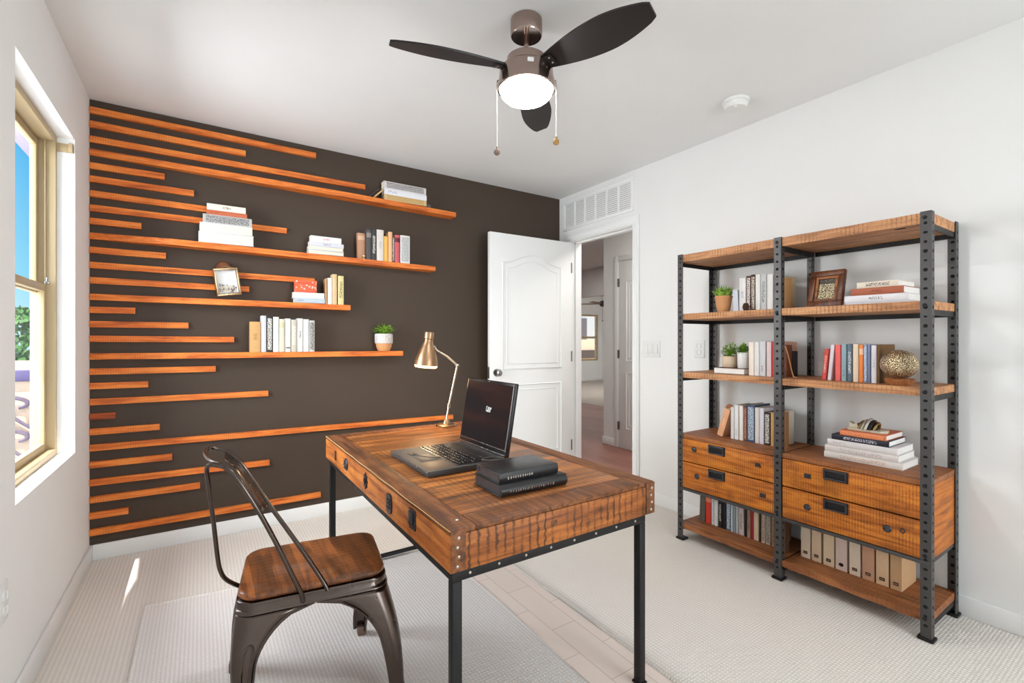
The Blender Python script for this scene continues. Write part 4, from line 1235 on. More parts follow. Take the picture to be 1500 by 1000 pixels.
stroke(0.038, -0.002, 0.039, H_-0.003); stroke(0.045, H_-0.010, 0.045, H_-0.002); stroke(0.039, H_-0.010, 0.045, H_-0.010); stroke(0.039, H_-0.003, 0.045, H_-0.003)
lab(b.build('lettering', M['ink_white'], scr, smooth=0), 'four small white characters')
b = MB(); c_ = MS @ Vector((-0.001, 0.195, SH-0.006)); b.sphere(c_, 0.0025, 8, 6); b.build('webcam', M['lap_edge'], lid)
# thin cable loop lying at the right of the keyboard, and the looped mark on the palm rest
cab = thing('cable', 'thin dark cable looped at the near back corner of the laptop', 'cable', (0.95, 1.50, DT))
b = MB(); pts = [(0.955, 1.503-0.003, LB1+0.004), (0.93, 1.506, LB1+0.0055), (0.90, 1.515, LB1+0.0055), (0.885, 1.535, LB1+0.0065), (0.90, 1.55, LB1+0.0065), (0.93, 1.55, LB1+0.0065), (0.955, 1.535, LB1+0.0065), (0.965, 1.515, LB1+0.005)]
b.tube(smooth_path(pts, 6), 0.0028, 8); b.build('cord', plain('olive_black_cord', (0.09, 0.075, 0.06, 1), 0.4), cab)
tie = thing('cable', 'very thin dark wire curl lying on the laptop palm rest', 'cable', (0.72, 1.75, DT))
b = MB(); b.tube(smooth_path([(0.690, 1.80, LB1+0.0015), (0.700, 1.765, LB1+0.0015), (0.720, 1.765, LB1+0.0015), (0.715, 1.79, LB1+0.0015), (0.705, 1.775, LB1+0.003), (0.735, 1.71, LB1+0.0015), (0.770, 1.675, LB1+0.0015), (0.778, 1.68, LB1+0.0015)], 6), 0.0012, 6)
b.build('wire', M['key'], tie)

# ------------------------------------------------------------------ books
bookmats = {}
def cover_mat(col, ink=None, style='text'):
    """book cloth with rows of unreadable spine print kept on the spine side"""
    key = (col, ink, style)
    if key in bookmats: return bookmats[key]
    g = G('book_cover')
    v = g.coord('Generated')
    xyz = g.n('SeparateXYZ', i0=v)
    x, y, z = xyz.outputs[0], xyz.outputs[1], xyz.outputs[2]
    ob = g.coord('Object')
    base = g.mix(g.noise(ob, 60, 4), [c*0.9 for c in srgb(*col)[:3]]+[1], srgb(*col))
    if ink:
        if style == 'text': zr, xw, thr = (0.22, 0.80), 0.26, 0.50
        elif style == 'dense': zr, xw, thr = (0.06, 0.94), 0.40, 0.47
        elif style == 'small': zr, xw, thr = (0.40, 0.62), 0.18, 0.5
        elif style == 'dots': zr, xw, thr = (0.08, 0.30), 0.20, 0.55
        elif style == 'band': zr, xw, thr = (0.74, 0.90), 0.6, -1
        elif style == 'lowband': zr, xw, thr = (0.10, 0.145), 0.4, -1
        else: zr, xw, thr = (0.1, 0.9), 0.3, 0.5
        m1 = g.math('MULTIPLY', g.math('GREATER_THAN', z, zr[0]), g.math('LESS_THAN', z, zr[1]))
        m2 = g.math('LESS_THAN', g.math('ABSOLUTE', g.math('SUBTRACT', x, 0.5)), xw)
        m3 = g.math('LESS_THAN', y, 0.06)
        msk = g.math('MULTIPLY', g.math('MULTIPLY', m1, m2), m3)
        if thr > 0:
            nn = g.n('TexNoise', Vector=g.coord('Object', scale=(1, 0.01, 1.3)), Scale=170.0, Detail=1.5).outputs[0]
            msk = g.math('MULTIPLY', msk, g.math('GREATER_THAN', nn, thr))
        base = g.mix(g.math('MULTIPLY', msk, 0.85), base, srgb(*ink))
    g.out(base, 0.55, 0, 0.35)
    bookmats[key] = g.m
    return g.m
def pages_mat():
    g = G('book_pages')
    w = g.wave(g.coord('Object'), 260, 'X', 0.4, 1)
    c = g.mix(w, srgb(222, 210, 190), srgb(240, 232, 216))
    return g.out(c, 0.8, 0, 0.1)
M['pages'] = pages_mat()
M['pages_white'] = plain('white_pages', srgb(240, 236, 230), 0.8)
def book_mesh(t, w, h, d, col, ink, style, white=False):
    """spine at local y=0 facing -y, thickness along x, height along z"""
    b = MB()
    e = 0.0022
    n = 5
    b.box(0, e, 0.0025, d, 0, h, 0.0006, 1); b.box(w-e, w, 0.0025, d, 0, h, 0.0006, 1)
    # gently rounded spine
    bulge = min(0.003, w*0.12)
    outer_ = [(w*i/n, 0.003-0.003*math.sin(PI*i/n)**0.5 if 0 < i < n else 0.003) for i in range(n+1)]
    poly = outer_+[(w-0.0005, 0.005), (0.0005, 0.005)]
    b.prism(poly, h)
    b.build('cover', cover_mat(col, ink, style), t, smooth=40)
    b = MB(); b.box(e+0.0001, w-e-0.0001, 0.0052, d-0.004, 0.003, h-0.003)
    b.build('pages', M['pages_white'] if white else M['pages'], t, smooth=0)
def place_book(label, group, loc, rotz, w, h, d, col, ink=None, style='text', lean=0.0, flat=False, flip=False, white=False, yaw=0.0):
    """loc = lower left front corner as seen by the viewer"""
    t = thing('book', label, 'book', local=True, group=group)
    Mw = Matrix.Translation(loc) @ Matrix.Rotation(rotz, 4, 'Z')
    if flat:
        Mw = Mw @ Matrix.Rotation(yaw, 4, 'Z') @ Matrix.Translation((0, 0, w)) @ Matrix.Rotation(PI/2, 4, 'Y')
        if flip: Mw = Mw @ Matrix.Translation((w, d, 0)) @ Matrix.Rotation(PI, 4, 'Z')
    else:
        if lean > 0: Mw = Mw @ Matrix.Translation((w, 0, 0)) @ Matrix.Rotation(lean, 4, 'Y') @ Matrix.Translation((-w, 0, 0))
        elif lean < 0: Mw = Mw @ Matrix.Rotation(lean, 4, 'Y')
    t.matrix_basis = Mw
    book_mesh(t, w, h, d, col, ink, style, white)
    return t

WS = 0.068                                  # depth of the books on the wall shelves
WP = BY-0.092                               # plane of their spines
def wall_row(si, group, specs):
    for s in specs:
        x0, x1, yt, col, ink, style, lean, label = s
        a_, c_ = at(x0, 500, 'y', WP).x+0.0004, at(x1, 500, 'y', WP).x-0.0004
        zb = max(SHELF_TOP[si](a_), SHELF_TOP[si](c_))+0.0006
        zt = at((x0+x1)/2, yt, 'y', WP).z
        back = 0.030 if 'brown-tan' in label and 'wide' in label else 0.0      # pushed back behind the brass stopper
        place_book(label, group, (a_, WP+back, zb), 0, c_-a_, zt-zb, WS-back, col, ink, style, lean)
def wall_stack(si, group, specs):
    """specs bottom to top: left column, right column, thickness in metres, ..."""
    z = None
    for s in specs:
        x0, x1, th, col, ink, style, flip, label = s
        a_, c_ = at(x0, 500, 'y', WP).x, at(x1, 500, 'y', WP).x
        if z is None: z = max(SHELF_TOP[si](a_), SHELF_TOP[si](c_))+0.0006
        place_book(label, group, (a_, WP, z), 0, th, c_-a_, WS, col, ink, style, 0, True, flip)
        z += th+0.0004
    return z
DK = (44, 42, 42)
WH = (232, 230, 226)
wall_row(17, 'books standing on the lowest wall shelf', [
 (366.2, 381.8, 471, (206, 160, 104), (150, 110, 66), 'small', 0, 'wide tan book at the left end of the lowest wall shelf row'),
 (382.6, 390.2, 462.2, (204, 204, 208), None, '', 0, 'light grey book right of the wide tan one on the lowest wall shelf'),
 (391.0, 399.4, 463, DK, (225, 222, 214), 'dense', 0, 'black book with white patterned spine on the lowest wall shelf'),
 (400.2, 408.6, 464, (226, 230, 228), None, '', 0, 'plain white book right of the black patterned one on the lowest wall shelf'),
 (409.2, 417.0, 467.2, (222, 208, 184), (196, 186, 150), 'band', 0, 'cream book with greenish label band on the lowest wall shelf'),
 (417.8, 425.8, 466.5, WH, (40, 40, 40), 'lowband', 0, 'white book with small black band near its foot on the lowest wall shelf'),
 (426.6, 435.0, 468, (196, 190, 176), (232, 226, 214), 'text', 0, 'grey-beige book in the right half of the lowest wall shelf row'),
 (435.6, 443.8, 466.3, (226, 224, 222), (60, 60, 60), 'small', 0, 'white book with few black specks, third from right on the lowest wall shelf'),
 (444.4, 452.8, 467.5, (214, 216, 212), None, '', 0, 'plain pale book second from the right end of the lowest wall shelf row'),
 (453.4, 461.0, 469.3, (198, 196, 192), (40, 40, 40), 'dense', 0, 'speckled grey book at the right end of the lowest wall shelf row'),
])
wall_row(9, 'books standing on the three-group wall shelf', [
 (525.6, 536.6, 340, (190, 142, 112), (214, 178, 150), 'band', 0, 'wide brown-tan book at the left end of the upright row on the long wall shelf'),
 (537.2, 544.0, 336.3, (84, 80, 80), (150, 140, 130), 'band', 0, 'dark grey book right of the brown-tan one on the long wall shelf'),
 (544.6, 551.4, 336.0, (62, 64, 66), (230, 226, 214), 'text', 0, 'dark book with white spine marks on the long wall shelf'),
 (552.0, 562.2, 336.5, (222, 212, 204), (180, 170, 168), 'small', 0, 'thick cream-white book between dark and orange ones on the long wall shelf'),
 (562.8, 568.8, 346.0, (244, 182, 92), None, '', 0, 'shorter yellow-orange book on the long wall shelf'),
 (569.2, 574.8, 339.5, (240, 184, 136), None, '', 0, 'taller peach book right of the yellow-orange one on the long wall shelf'),
 (575.4, 578.0, 346.0, (70, 66, 66), (220, 220, 220), 'dense', 0, 'very thin dark book between the peach and red ones on the long wall shelf'),
 (578.5, 585.7, 344.2, (206, 96, 100), (70, 24, 36), 'band', 0, 'red book near the right end of the long wall shelf'),
 (586.6, 600.5, 345.0, (222, 220, 216), (150, 150, 156), 'dense', 0, 'thick white printed book at the right end of the long wall shelf row'),
])
wall_stack(9, 'books lying in the left stack on the long wall shelf', [
 (290.5, 372, 0.062, (228, 228, 232), None, '', True, 'bottom white book of the left stack on the long wall shelf'),
 (292, 370.5, 0.052, (222, 222, 226), None, '', True, 'second white book from the bottom of the left wall stack'),
 (297, 369, 0.050, (190, 188, 186), (90, 88, 90), 'dense', False, 'speckled grey book in the middle of the left wall stack'),
 (302.4, 362, 0.026, (196, 104, 72), (150, 70, 50), 'dots', False, 'red-brown book second from top of the left wall stack'),
 (303, 360, 0.036, (238, 228, 214), (60, 50, 50), 'small', False, 'cream-white book on top of the left wall stack'),
])
wall_stack(9, 'books lying in the middle stack on the long wall shelf', [
 (452, 504, 0.026, (206, 208, 216), None, '', True, 'bottom pale grey book of the middle stack on the long wall shelf'),
 (452.5, 503.5, 0.026, (198, 204, 212), None, '', True, 'second blue-grey book from the bottom of the middle wall stack'),
 (453, 503.5, 0.026, (216, 216, 222), (130, 90, 150), 'small', False, 'third pale book from the bottom of the middle wall stack'),
 (455, 500, 0.038, (240, 238, 238), (206, 74, 88), 'small', False, 'white book with red spine patch on top of the middle wall stack'),
])
wall_stack(3, 'books lying in the stack on the top wall shelf', [
 (563, 624.8, 0.040, (212, 180, 130), (180, 150, 90), 'dense', False, 'tan book at the bottom of the top wall shelf stack'),
 (563.2, 625, 0.040, (232, 232, 238), (90, 90, 110), 'dots', False, 'white book in the middle of the top wall shelf stack'),
 (562.4, 624.2, 0.050, (214, 208, 206), (96, 92, 98), 'dense', False, 'white book with grey lettered spine on top of the top wall shelf stack'),
])
# thin books tipped against that stack
for (x0, th, col, h, lean, label) in ((547.5, 0.010, (214, 176, 120), 0.088, 46, 'thin tan book leaning against the top wall shelf stack'), (540, 0.006, (98, 94, 100), 0.112, 50, 'thin grey book leaning behind the thin tan one on the top wall shelf')):
    a_ = at(x0, 300, 'y', WP).x
    place_book(label, 'thin books leaning on the top wall shelf', (a_, WP+(0.0 if th > 0.008 else 0.035), SHELF_TOP[3](a_)+0.003), 0, th, h, 0.032, col, None, '', math.radians(lean))
a_, c_ = at(626, 300, 'y', WP+0.02).x, at(631, 300, 'y', WP+0.02).x
place_book('small grey booklet lying behind the right end of the top wall shelf stack', None, (a_, WP+0.02, SHELF_TOP[3](a_)+0.0006), 0, 0.03, c_-a_, 0.06, (104, 98, 96), None, '', 0, True)
zt = wall_stack(13, 'books lying on the wall shelf with the red box', [
 (431, 476, 0.030, (184, 196, 206), (90, 90, 100), 'dots', False, 'blue-grey book lying under the white one below the red box'),
 (429.5, 475.2, 0.036, (236, 230, 232), None, '', False, 'white book lying directly below the red patterned box'),
])
g = G('red_patterned_paper')
v = g.coord()
n1 = g.n('TexVoronoi', Vector=v, Scale=55.0).outputs[0]
c_ = g.mix(g.math('LESS_THAN', n1, 0.32), srgb(226, 92, 58), srgb(244, 196, 186))
c_ = g.mix(g.ramp(g.noise(v, 8, 2), [(0.45, (0, 0, 0, 1)), (0.6, (1, 1, 1, 1))]), c_, srgb(236, 96, 40))
g.out(c_, 0.5)
a_, c_ = at(433, 420, 'y', WP).x, at(464, 420, 'y', WP).x
rbx = thing('gift_box', 'red and white patterned box on the lying books on a wall shelf', 'box', ((a_+c_)/2, WP+0.04, zt))
b = MB(); b.box(a_, c_, WP, WP+WS-0.006, zt+0.0004, zt+0.060, 0.002); b.build('box_body', g.m, rbx)
b = MB(); b.box(a_-0.0015, c_+0.0015, WP-0.0015, WP+WS-0.0045, zt+0.0605, zt+0.078, 0.002); b.build('lid', g.m, rbx)
wall_row(13, 'books standing on the wall shelf with the red box', [
 (476.6, 479.6, 408, (182, 142, 100), None, '', 0, 'slim tan book right of the lying pair on the red box shelf'),
 (480.2, 486.8, 407, (236, 232, 226), None, '', 0, 'white standing book on the wall shelf with the red box'),
 (487.2, 493.8, 401.5, (224, 190, 146), None, '', 0, 'tallest tan book on the wall shelf with the red box'),
 (495.4, 503.6, 404, (226, 210, 150), (50, 44, 34), 'text', 0, 'pale yellow book with dark lettering on the wall shelf with the red box'),
])
# little brass stopper on the long wall shelf
p = at(533.2, 378, 'y', BY-0.080)
z = SHELF_TOP[9](p.x)+0.0008
t = thing('brass_stopper', 'tiny brass stopper in front of the brown-tan book on the long wall shelf', 'ornament', (p.x, p.y, z))
Mz = Matrix.Translation((p.x, p.y, z))
b = MB(); b.lathe([(0.0105, 0), (0.0105, 0.004), (0.005, 0.008), (0.0045, 0.016)], 18, Mz); b.build('base', M['brass'], t)
b = MB(); b.lathe([(0.004, 0.0155), (0.010, 0.019), (0.011, 0.024), (0.006, 0.028), (0, 0.0285)], 18, Mz); lab(b.build('cap', plain('pale_gold', srgb(246, 214, 160), 0.25, 0.6), t), 'pale gold cap')

# ------------------------------------------------------------------ books on the bookcase (spines face -x)
RZ = -PI/2
def case_row(zkey, xf, group, depth, specs):
    z = SZT[zkey]+0.0006
    for s in specs:
        x0, x1, yt, col, ink, style, lean, label = s
        ya, yb = at(x0, 500, 'x', xf).y-0.0004, at(x1, 500, 'x', xf).y+0.0004
        zt = at((x0+x1)/2, yt, 'x', xf).z
        place_book(label, group, (xf, ya, z), RZ, ya-yb, zt-z, depth, col, ink, style, math.radians(lean))
def case_stack(zkey, xf, group, depth, specs, z=None):
    if z is None: z = SZT[zkey]+0.0006
    for s in specs:
        x0, x1, th, col, ink, style, flip, yaw, label = s
        ya, yb = at(x0, 500, 'x', xf).y, at(x1, 500, 'x', xf).y
        place_book(label, group, (xf, ya, z), RZ, th, ya-yb, depth, col, ink, style, 0, True, flip, True, math.radians(yaw))
        z += th+0.0005
    return z
case_row('two', 2.45, 'books standing on the upper bookcase shelf', 0.17, [
 (1074.0, 1081.6, 425, (206, 210, 220), None, '', -3, 'pale blue-grey short book right of the terracotta pot plant'),
 (1082.4, 1092.2, 407, (226, 222, 220), (150, 150, 170), 'small', 0, 'white book with brown edge on the upper bookcase shelf'),
 (1092.8, 1099.2, 404, (86, 52, 44), (232, 226, 220), 'dense', 0, 'dark brown book with white lettering on the upper bookcase shelf'),
 (1099.6, 1105.6, 402, (66, 44, 38), (220, 208, 190), 'dense', 0, 'darkest brown book beside the other lettered brown one on the upper bookcase shelf'),
 (1106.2, 1113.2, 401.7, (226, 224, 220), (190, 190, 190), 'dots', 0, 'white book right of the two dark brown ones on the upper bookcase shelf'),
 (1113.8, 1122.2, 401.5, (196, 196, 194), (96, 96, 96), 'text', 0, 'grey speckled book on the upper bookcase shelf'),
 (1123.0, 1132.0, 401.5, (230, 228, 224), None, '', 0, 'plain white book just left of the middle post on the upper bookcase shelf'),
 (1132.8, 1141.0, 403, (196, 172, 140), None, '', 0, 'beige book beside the middle post on the upper bookcase shelf'),
])
case_row('three', 2.43, 'books standing on the middle bookcase shelf', 0.17, [
 (1096.5, 1104.0, 501, (238, 224, 208), None, '', 0, 'cream book right of the white cup plant on the middle bookcase shelf'),
 (1104.5, 1111.5, 501, (226, 222, 222), (196, 196, 200), 'dots', 0, 'white book right of the cream one on the middle bookcase shelf'),
 (1112.0, 1121.0, 499.5, (206, 206, 206), (50, 54, 60), 'dots', 0, 'grey-white book with black pattern on the middle bookcase shelf'),
 (1122.5, 1129.5, 500.5, (222, 198, 196), None, '', 0, 'pinkish white book left of the red one on the middle bookcase shelf'),
 (1130.5, 1138.0, 500.5, (208, 66, 66), (230, 120, 110), 'dots', 0, 'red book just left of the middle post on the middle bookcase shelf'),
 (1138.5, 1143.0, 501, (196, 150, 128), (150, 70, 60), 'dense', 0, 'slim speckled tan book beside the red one on the middle bookcase shelf'),
])
case_row('three', 2.44, 'books standing between post and gold globe', 0.17, [
 (1203.0, 1209.5, 511, (206, 78, 72), (236, 190, 170), 'text', 5, 'red book leaning at the far left of the row beside the gold globe'),
 (1211.5, 1217.0, 505, (226, 214, 218), None, '', 5, 'pale pink book leaning beside the red one in the gold globe row'),
 (1223.0, 1231.0, 505, (240, 104, 100), None, '', 0, 'coral book in the gold globe row'),
 (1232.0, 1239.5, 504, (146, 168, 176), (60, 80, 90), 'dots', 0, 'blue-grey book right of the coral one in the gold globe row'),
 (1240.4, 1248.0, 503.5, (96, 112, 126), (220, 220, 220), 'text', 0, 'dark blue patterned book in the gold globe row'),
 (1249.0, 1257.0, 503.8, (238, 216, 186), None, '', 0, 'cream book left of the orange one in the gold globe row'),
 (1257.8, 1264.2, 505, (240, 138, 74), (236, 200, 170), 'band', 0, 'orange book in the gold globe row'),
 (1264.8, 1269.8, 504.5, (150, 164, 190), (206, 212, 224), 'dense', 0, 'light blue book right of the orange one in the gold globe row'),
 (1270.2, 1274.8, 504.5, (128, 138, 170), None, '', 0, 'slim violet-blue book in the gold globe row'),
 (1275.8, 1283.6, 505.5, (226, 222, 226), (170, 170, 176), 'small', 0, 'white book second from right in the gold globe row'),
 (1284.0, 1289.0, 504.5, (112, 78, 40), None, '', 0, 'gold-brown covered book touching the gold globe'),
])
case_row('chest', 2.47, 'books standing on the left chest', 0.16, [
 (1070.0, 1074.6, 596, (222, 218, 216), None, '', 0, 'slim white book right of the leaning tan one on the left chest'),
 (1075.2, 1081.4, 593, (226, 222, 218), (170, 166, 160), 'dots', 0, 'white book second from the leaning tan one on the left chest'),
 (1082.4, 1088.2, 594, (230, 222, 216), None, '', 0, 'white book just left of the red-brown patterned one on the left chest'),
 (1088.8, 1093.4, 595, (112, 72, 64), (190, 130, 110), 'dense', 0, 'slim red-brown patterned book on the left chest'),
 (1094.0, 1104.8, 593, (64, 82, 110), (190, 204, 214), 'dense', 0, 'thick navy patterned book on the left chest'),
 (1105.4, 1111.4, 597, (222, 214, 206), None, '', 0, 'cream-white book right of the navy one on the left chest'),
 (1112.0, 1118.4, 598, (218, 212, 220), None, '', 0, 'pale lilac book right of the cream-white one on the left chest'),
 (1119.4, 1127.4, 604, (40, 38, 38), (226, 222, 214), 'dense', 0, 'black book with white pattern on the left chest'),
 (1128.4, 1133.4, 604, (206, 160, 104), None, '', 0, 'slim tan book right of the black patterned one on the left chest'),
 (1134.0, 1140.4, 604, (232, 222, 206), None, '', 0, 'off-white book beside the middle post on the left chest'),
])
# the tan book tipped over at the left of that row, with a round-topped one behind it
ya = at(1049.5, 640, 'x', 2.47).y
place_book('tan book leaning steeply at the left end of the left chest', 'leaning books on the left chest', (2.47, ya, SZT['chest']+0.0006), RZ, 0.034, 0.165, 0.13, (226, 168, 126), (240, 200, 160), 'small', math.radians(17))
ya = at(1062.5, 640, 'x', 2.53).y
t = thing('arched_bookend', 'copper-brown round-topped bookend behind the leaning tan book', 'bookend', (2.53, ya-0.03, SZT['chest']))
b = MB()
yy = at(1066.5, 600, 'x', 2.625).y
poly = [(-0.024, 0), (0.024, 0), (0.024, 0.13)]+[(0.024*math.cos(PI*q/12), 0.13+0.036*math.sin(PI*q/12)) for q in range(1, 12)]+[(-0.024, 0.13)]
b.prism(poly, 0.010, Matrix.Translation((2.645, yy, SZT['chest']+0.0008)) @ Matrix(((0, 0, -1, 0), (-1, 0, 0, 0), (0, 1, 0, 0), (0, 0, 0, 1))))
b.build('upright', plain('copper_brown', srgb(176, 104, 66), 0.4, 0.3), t)
b = MB(); b.box(2.59, 2.634, yy-0.022, yy+0.022, SZT['chest']+0.0006, SZT['chest']+0.0036); b.build('foot', plain('copper_brown_foot', srgb(150, 88, 56), 0.4, 0.3), t)
case_row('low', 2.475, 'books standing on the lowest bookcase shelf', 0.15, [
 (1024.0, 1032.0, 724, (112, 104, 92), None, '', 2, 'olive-grey book at the left end of the lowest bookcase shelf'),
 (1033.2, 1041.2, 724, (222, 70, 56), (246, 150, 120), 'band', 0, 'bright red book on the lowest bookcase shelf'),
 (1041.8, 1045.2, 727, (216, 218, 226), (60, 90, 170), 'dots', 0, 'very slim white book with blue mark right of the bright red one'),
 (1045.7, 1051.2, 727.5, (232, 230, 226), None, '', 0, 'white book right of the slim blue-marked one on the lowest bookcase shelf'),
 (1052.0, 1057.2, 730, (48, 46, 46), (210, 210, 210), 'text', 0, 'black patterned book on the lowest bookcase shelf'),
 (1057.8, 1063.0, 733, (26, 25, 25), None, '', 0, 'plain black book right of the black patterned one on the lowest bookcase shelf'),
 (1063.5, 1069.6, 734, (92, 120, 150), (210, 220, 226), 'dense', 0, 'blue patterned book on the lowest bookcase shelf'),
 (1070.0, 1073.0, 735, (206, 216, 226), None, '', 0, 'slim pale blue book right of the blue patterned one'),
 (1073.4, 1077.0, 736, (150, 156, 162), None, '', 0, 'slim grey book left of the light grey one on the lowest bookcase shelf'),
 (1077.4, 1081.0, 737, (196, 200, 202), (150, 156, 162), 'small', 0, 'slim light grey book on the lowest bookcase shelf'),
 (1081.8, 1089.4, 744, (206, 190, 188), (130, 120, 122), 'text', -1, 'pinkish grey lettered book on the lowest bookcase shelf'),
 (1090.0, 1093.4, 742, (28, 26, 26), None, '', 0, 'slim black book right of the pinkish grey lettered one'),
 (1093.9, 1098.6, 743, (176, 140, 116), (70, 46, 36), 'text', 0, 'tan patterned book left of the dark red one on the lowest bookcase shelf'),
 (1099.0, 1103.2, 742, (168, 46, 56), None, '', 0, 'slim dark red book on the lowest bookcase shelf'),
 (1103.6, 1110.8, 744.5, (226, 202, 172), (236, 216, 190), 'small', 0, 'cream book right of the dark red one on the lowest bookcase shelf'),
 (1111.3, 1114.2, 747, (70, 52, 38), None, '', 0, 'slim dark brown book on the lowest bookcase shelf'),
 (1114.8, 1120.0, 747.5, (226, 210, 190), (110, 86, 70), 'dense', 0, 'cream book with brown lettering on the lowest bookcase shelf'),
 (1121.0, 1128.0, 750, (206, 196, 184), (96, 90, 88), 'dense', 0, 'greyish lettered book near the middle post on the lowest bookcase shelf'),
 (1130.0, 1137.4, 757, (190, 152, 110), (120, 86, 60), 'dense', 0, 'speckled tan book touching the middle post on the lowest bookcase shelf'),
])

# books whose sides show right of the middle post
def side_book(zkey, p0, p1, yt, Yb, th, col, ink, style, lean, label):
    x0, x1 = at(p0, 500, 'y', Yb).x, at(p1, 500, 'y', Yb).x
    z = SZT[zkey]+0.0006
    zt = at((p0+p1)/2, yt, 'y', Yb).z
    place_book(label, 'small books beside the middle post', (x0, Yb+th, z), RZ, th, zt-z, x1-x0, col, ink, style, math.radians(lean))
side_book('two', 1149.5, 1159.5, 407.5, 1.1995, 0.018, (188, 136, 84), (140, 92, 46), 'dense', 0, 'ornate tan book right of the middle post on the upper bookcase shelf')
side_book('three', 1152.0, 1160.5, 505, 1.1995, 0.018, (104, 54, 28), (150, 84, 44), 'text', 0, 'leaning brown leather book right of the middle post')
side_book('three', 1162.0, 1168.5, 514, 1.1985, 0.018, (30, 28, 28), None, '', 0, 'short black book behind the brown leather one')
side_book('chest', 1150.0, 1155.6, 603, 1.1995, 0.018, (146, 96, 50), (90, 50, 30), 'dots', 0, 'brown book peeking out right of the middle post on the left chest')
side_book('low', 1150.0, 1156.0, 757, 1.1995, 0.018, (92, 62, 42), (130, 92, 62), 'dense', 0, 'brown book right of the middle post on the lowest bookcase shelf')
# lying books
z1 = case_stack('three', 2.425, 'book lying under the two small plants', 0.19, [(1045, 1090, 0.033, (104, 58, 40), None, '', True, 0, 'brown book with white pages lying under two small plants')])
case_stack('two', 2.44, 'books lying at the right end of the upper bookcase shelf', 0.19, [
 (1238, 1332, 0.013, (214, 210, 214), None, '', False, 0, 'thin white book at the bottom of the stack on the upper bookcase shelf'),
 (1237, 1331, 0.030, (238, 236, 238), (110, 110, 116), 'small', False, 0, 'white book above the thin one in the upper bookcase stack'),
 (1246, 1324, 0.030, (178, 98, 68), (120, 60, 40), 'small', False, -1, 'red-brown book in the upper bookcase stack'),
 (1255, 1316, 0.026, (236, 222, 204), (70, 60, 54), 'text', False, -1, 'cream book on top of the upper bookcase stack'),
])
zs = case_stack('chest', 2.455, 'books lying on the right chest', 0.20, [
 (1207, 1322, 0.029, (230, 224, 218), (206, 170, 146), 'text', False, 0, 'lowest white book of the stack on the right chest'),
 (1208, 1316, 0.029, (228, 220, 216), (190, 180, 176), 'text', False, 0, 'second white book from the bottom of the right chest stack'),
 (1212, 1314, 0.029, (230, 224, 222), (170, 164, 160), 'dots', False, 0, 'third white book from the bottom of the right chest stack'),
 (1218, 1302, 0.025, (40, 38, 52), (210, 206, 214), 'text', False, 0, 'dark navy book in the right chest stack'),
 (1230, 1298, 0.023, (222, 126, 84), (240, 150, 100), 'dense', False, 0, 'orange book on top of the right chest stack'),
])
# metal ornament on that stack: a ribbed shell on a pale tray
oy = at(1268, 615, 'x', 2.50).y
t = thing('shell_ornament', 'gold and black ribbed shell ornament on top of the orange book', 'ornament', (2.52, oy, zs))
b = MB(); b.prism([(-0.068, -0.03), (0.060, -0.036), (0.078, -0.01), (0.070, 0.034), (-0.06, 0.034)], 0.010, Matrix.Translation((2.52, oy, zs+0.0006)) @ Matrix.Rotation(RZ, 4, 'Z')); b.build('tray', plain('ivory_tray', srgb(206, 196, 172), 0.4), t)
for k in range(5):
    y = oy+0.024-k*0.014
    r = 0.040-abs(k-2.0)*0.006
    b = MB(); b.tube([(2.52+r*math.cos(a), y-0.010*math.sin(a), zs+0.011+r*1.1*math.sin(a)) for a in [PI*q/12 for q in range(13)]], 0.0062, 8)
    b.build('rib', M['brass'] if k in (0, 4) else (plain('silver_rib', srgb(200, 196, 184), 0.3, 0.6) if k == 1 else M['glossblack'] if k == 3 else bpy.data.materials['silver_rib']), t)
b = MB(); b.lathe([(0.036, 0), (0.034, 0.014), (0.026, 0.028), (0.012, 0.036), (0, 0.038)], 18, Matrix.Translation((2.52, oy-0.003, zs+0.011)), cap=True); b.build('core', M['glossblack'], t)
b = MB(); b.prism([(0.030, 0.0), (0.066, 0.0), (0.066, 0.026), (0.052, 0.016), (0.036, 0.022)], 0.03, Matrix.Translation((2.535, oy, zs+0.0106)) @ Matrix(((0, 0, -1, 0), (1, 0, 0, 0), (0, 1, 0, 0), (0, 0, 0, 1)))); b.build('tail', plain('ivory_tail', srgb(214, 204, 180), 0.4), t)

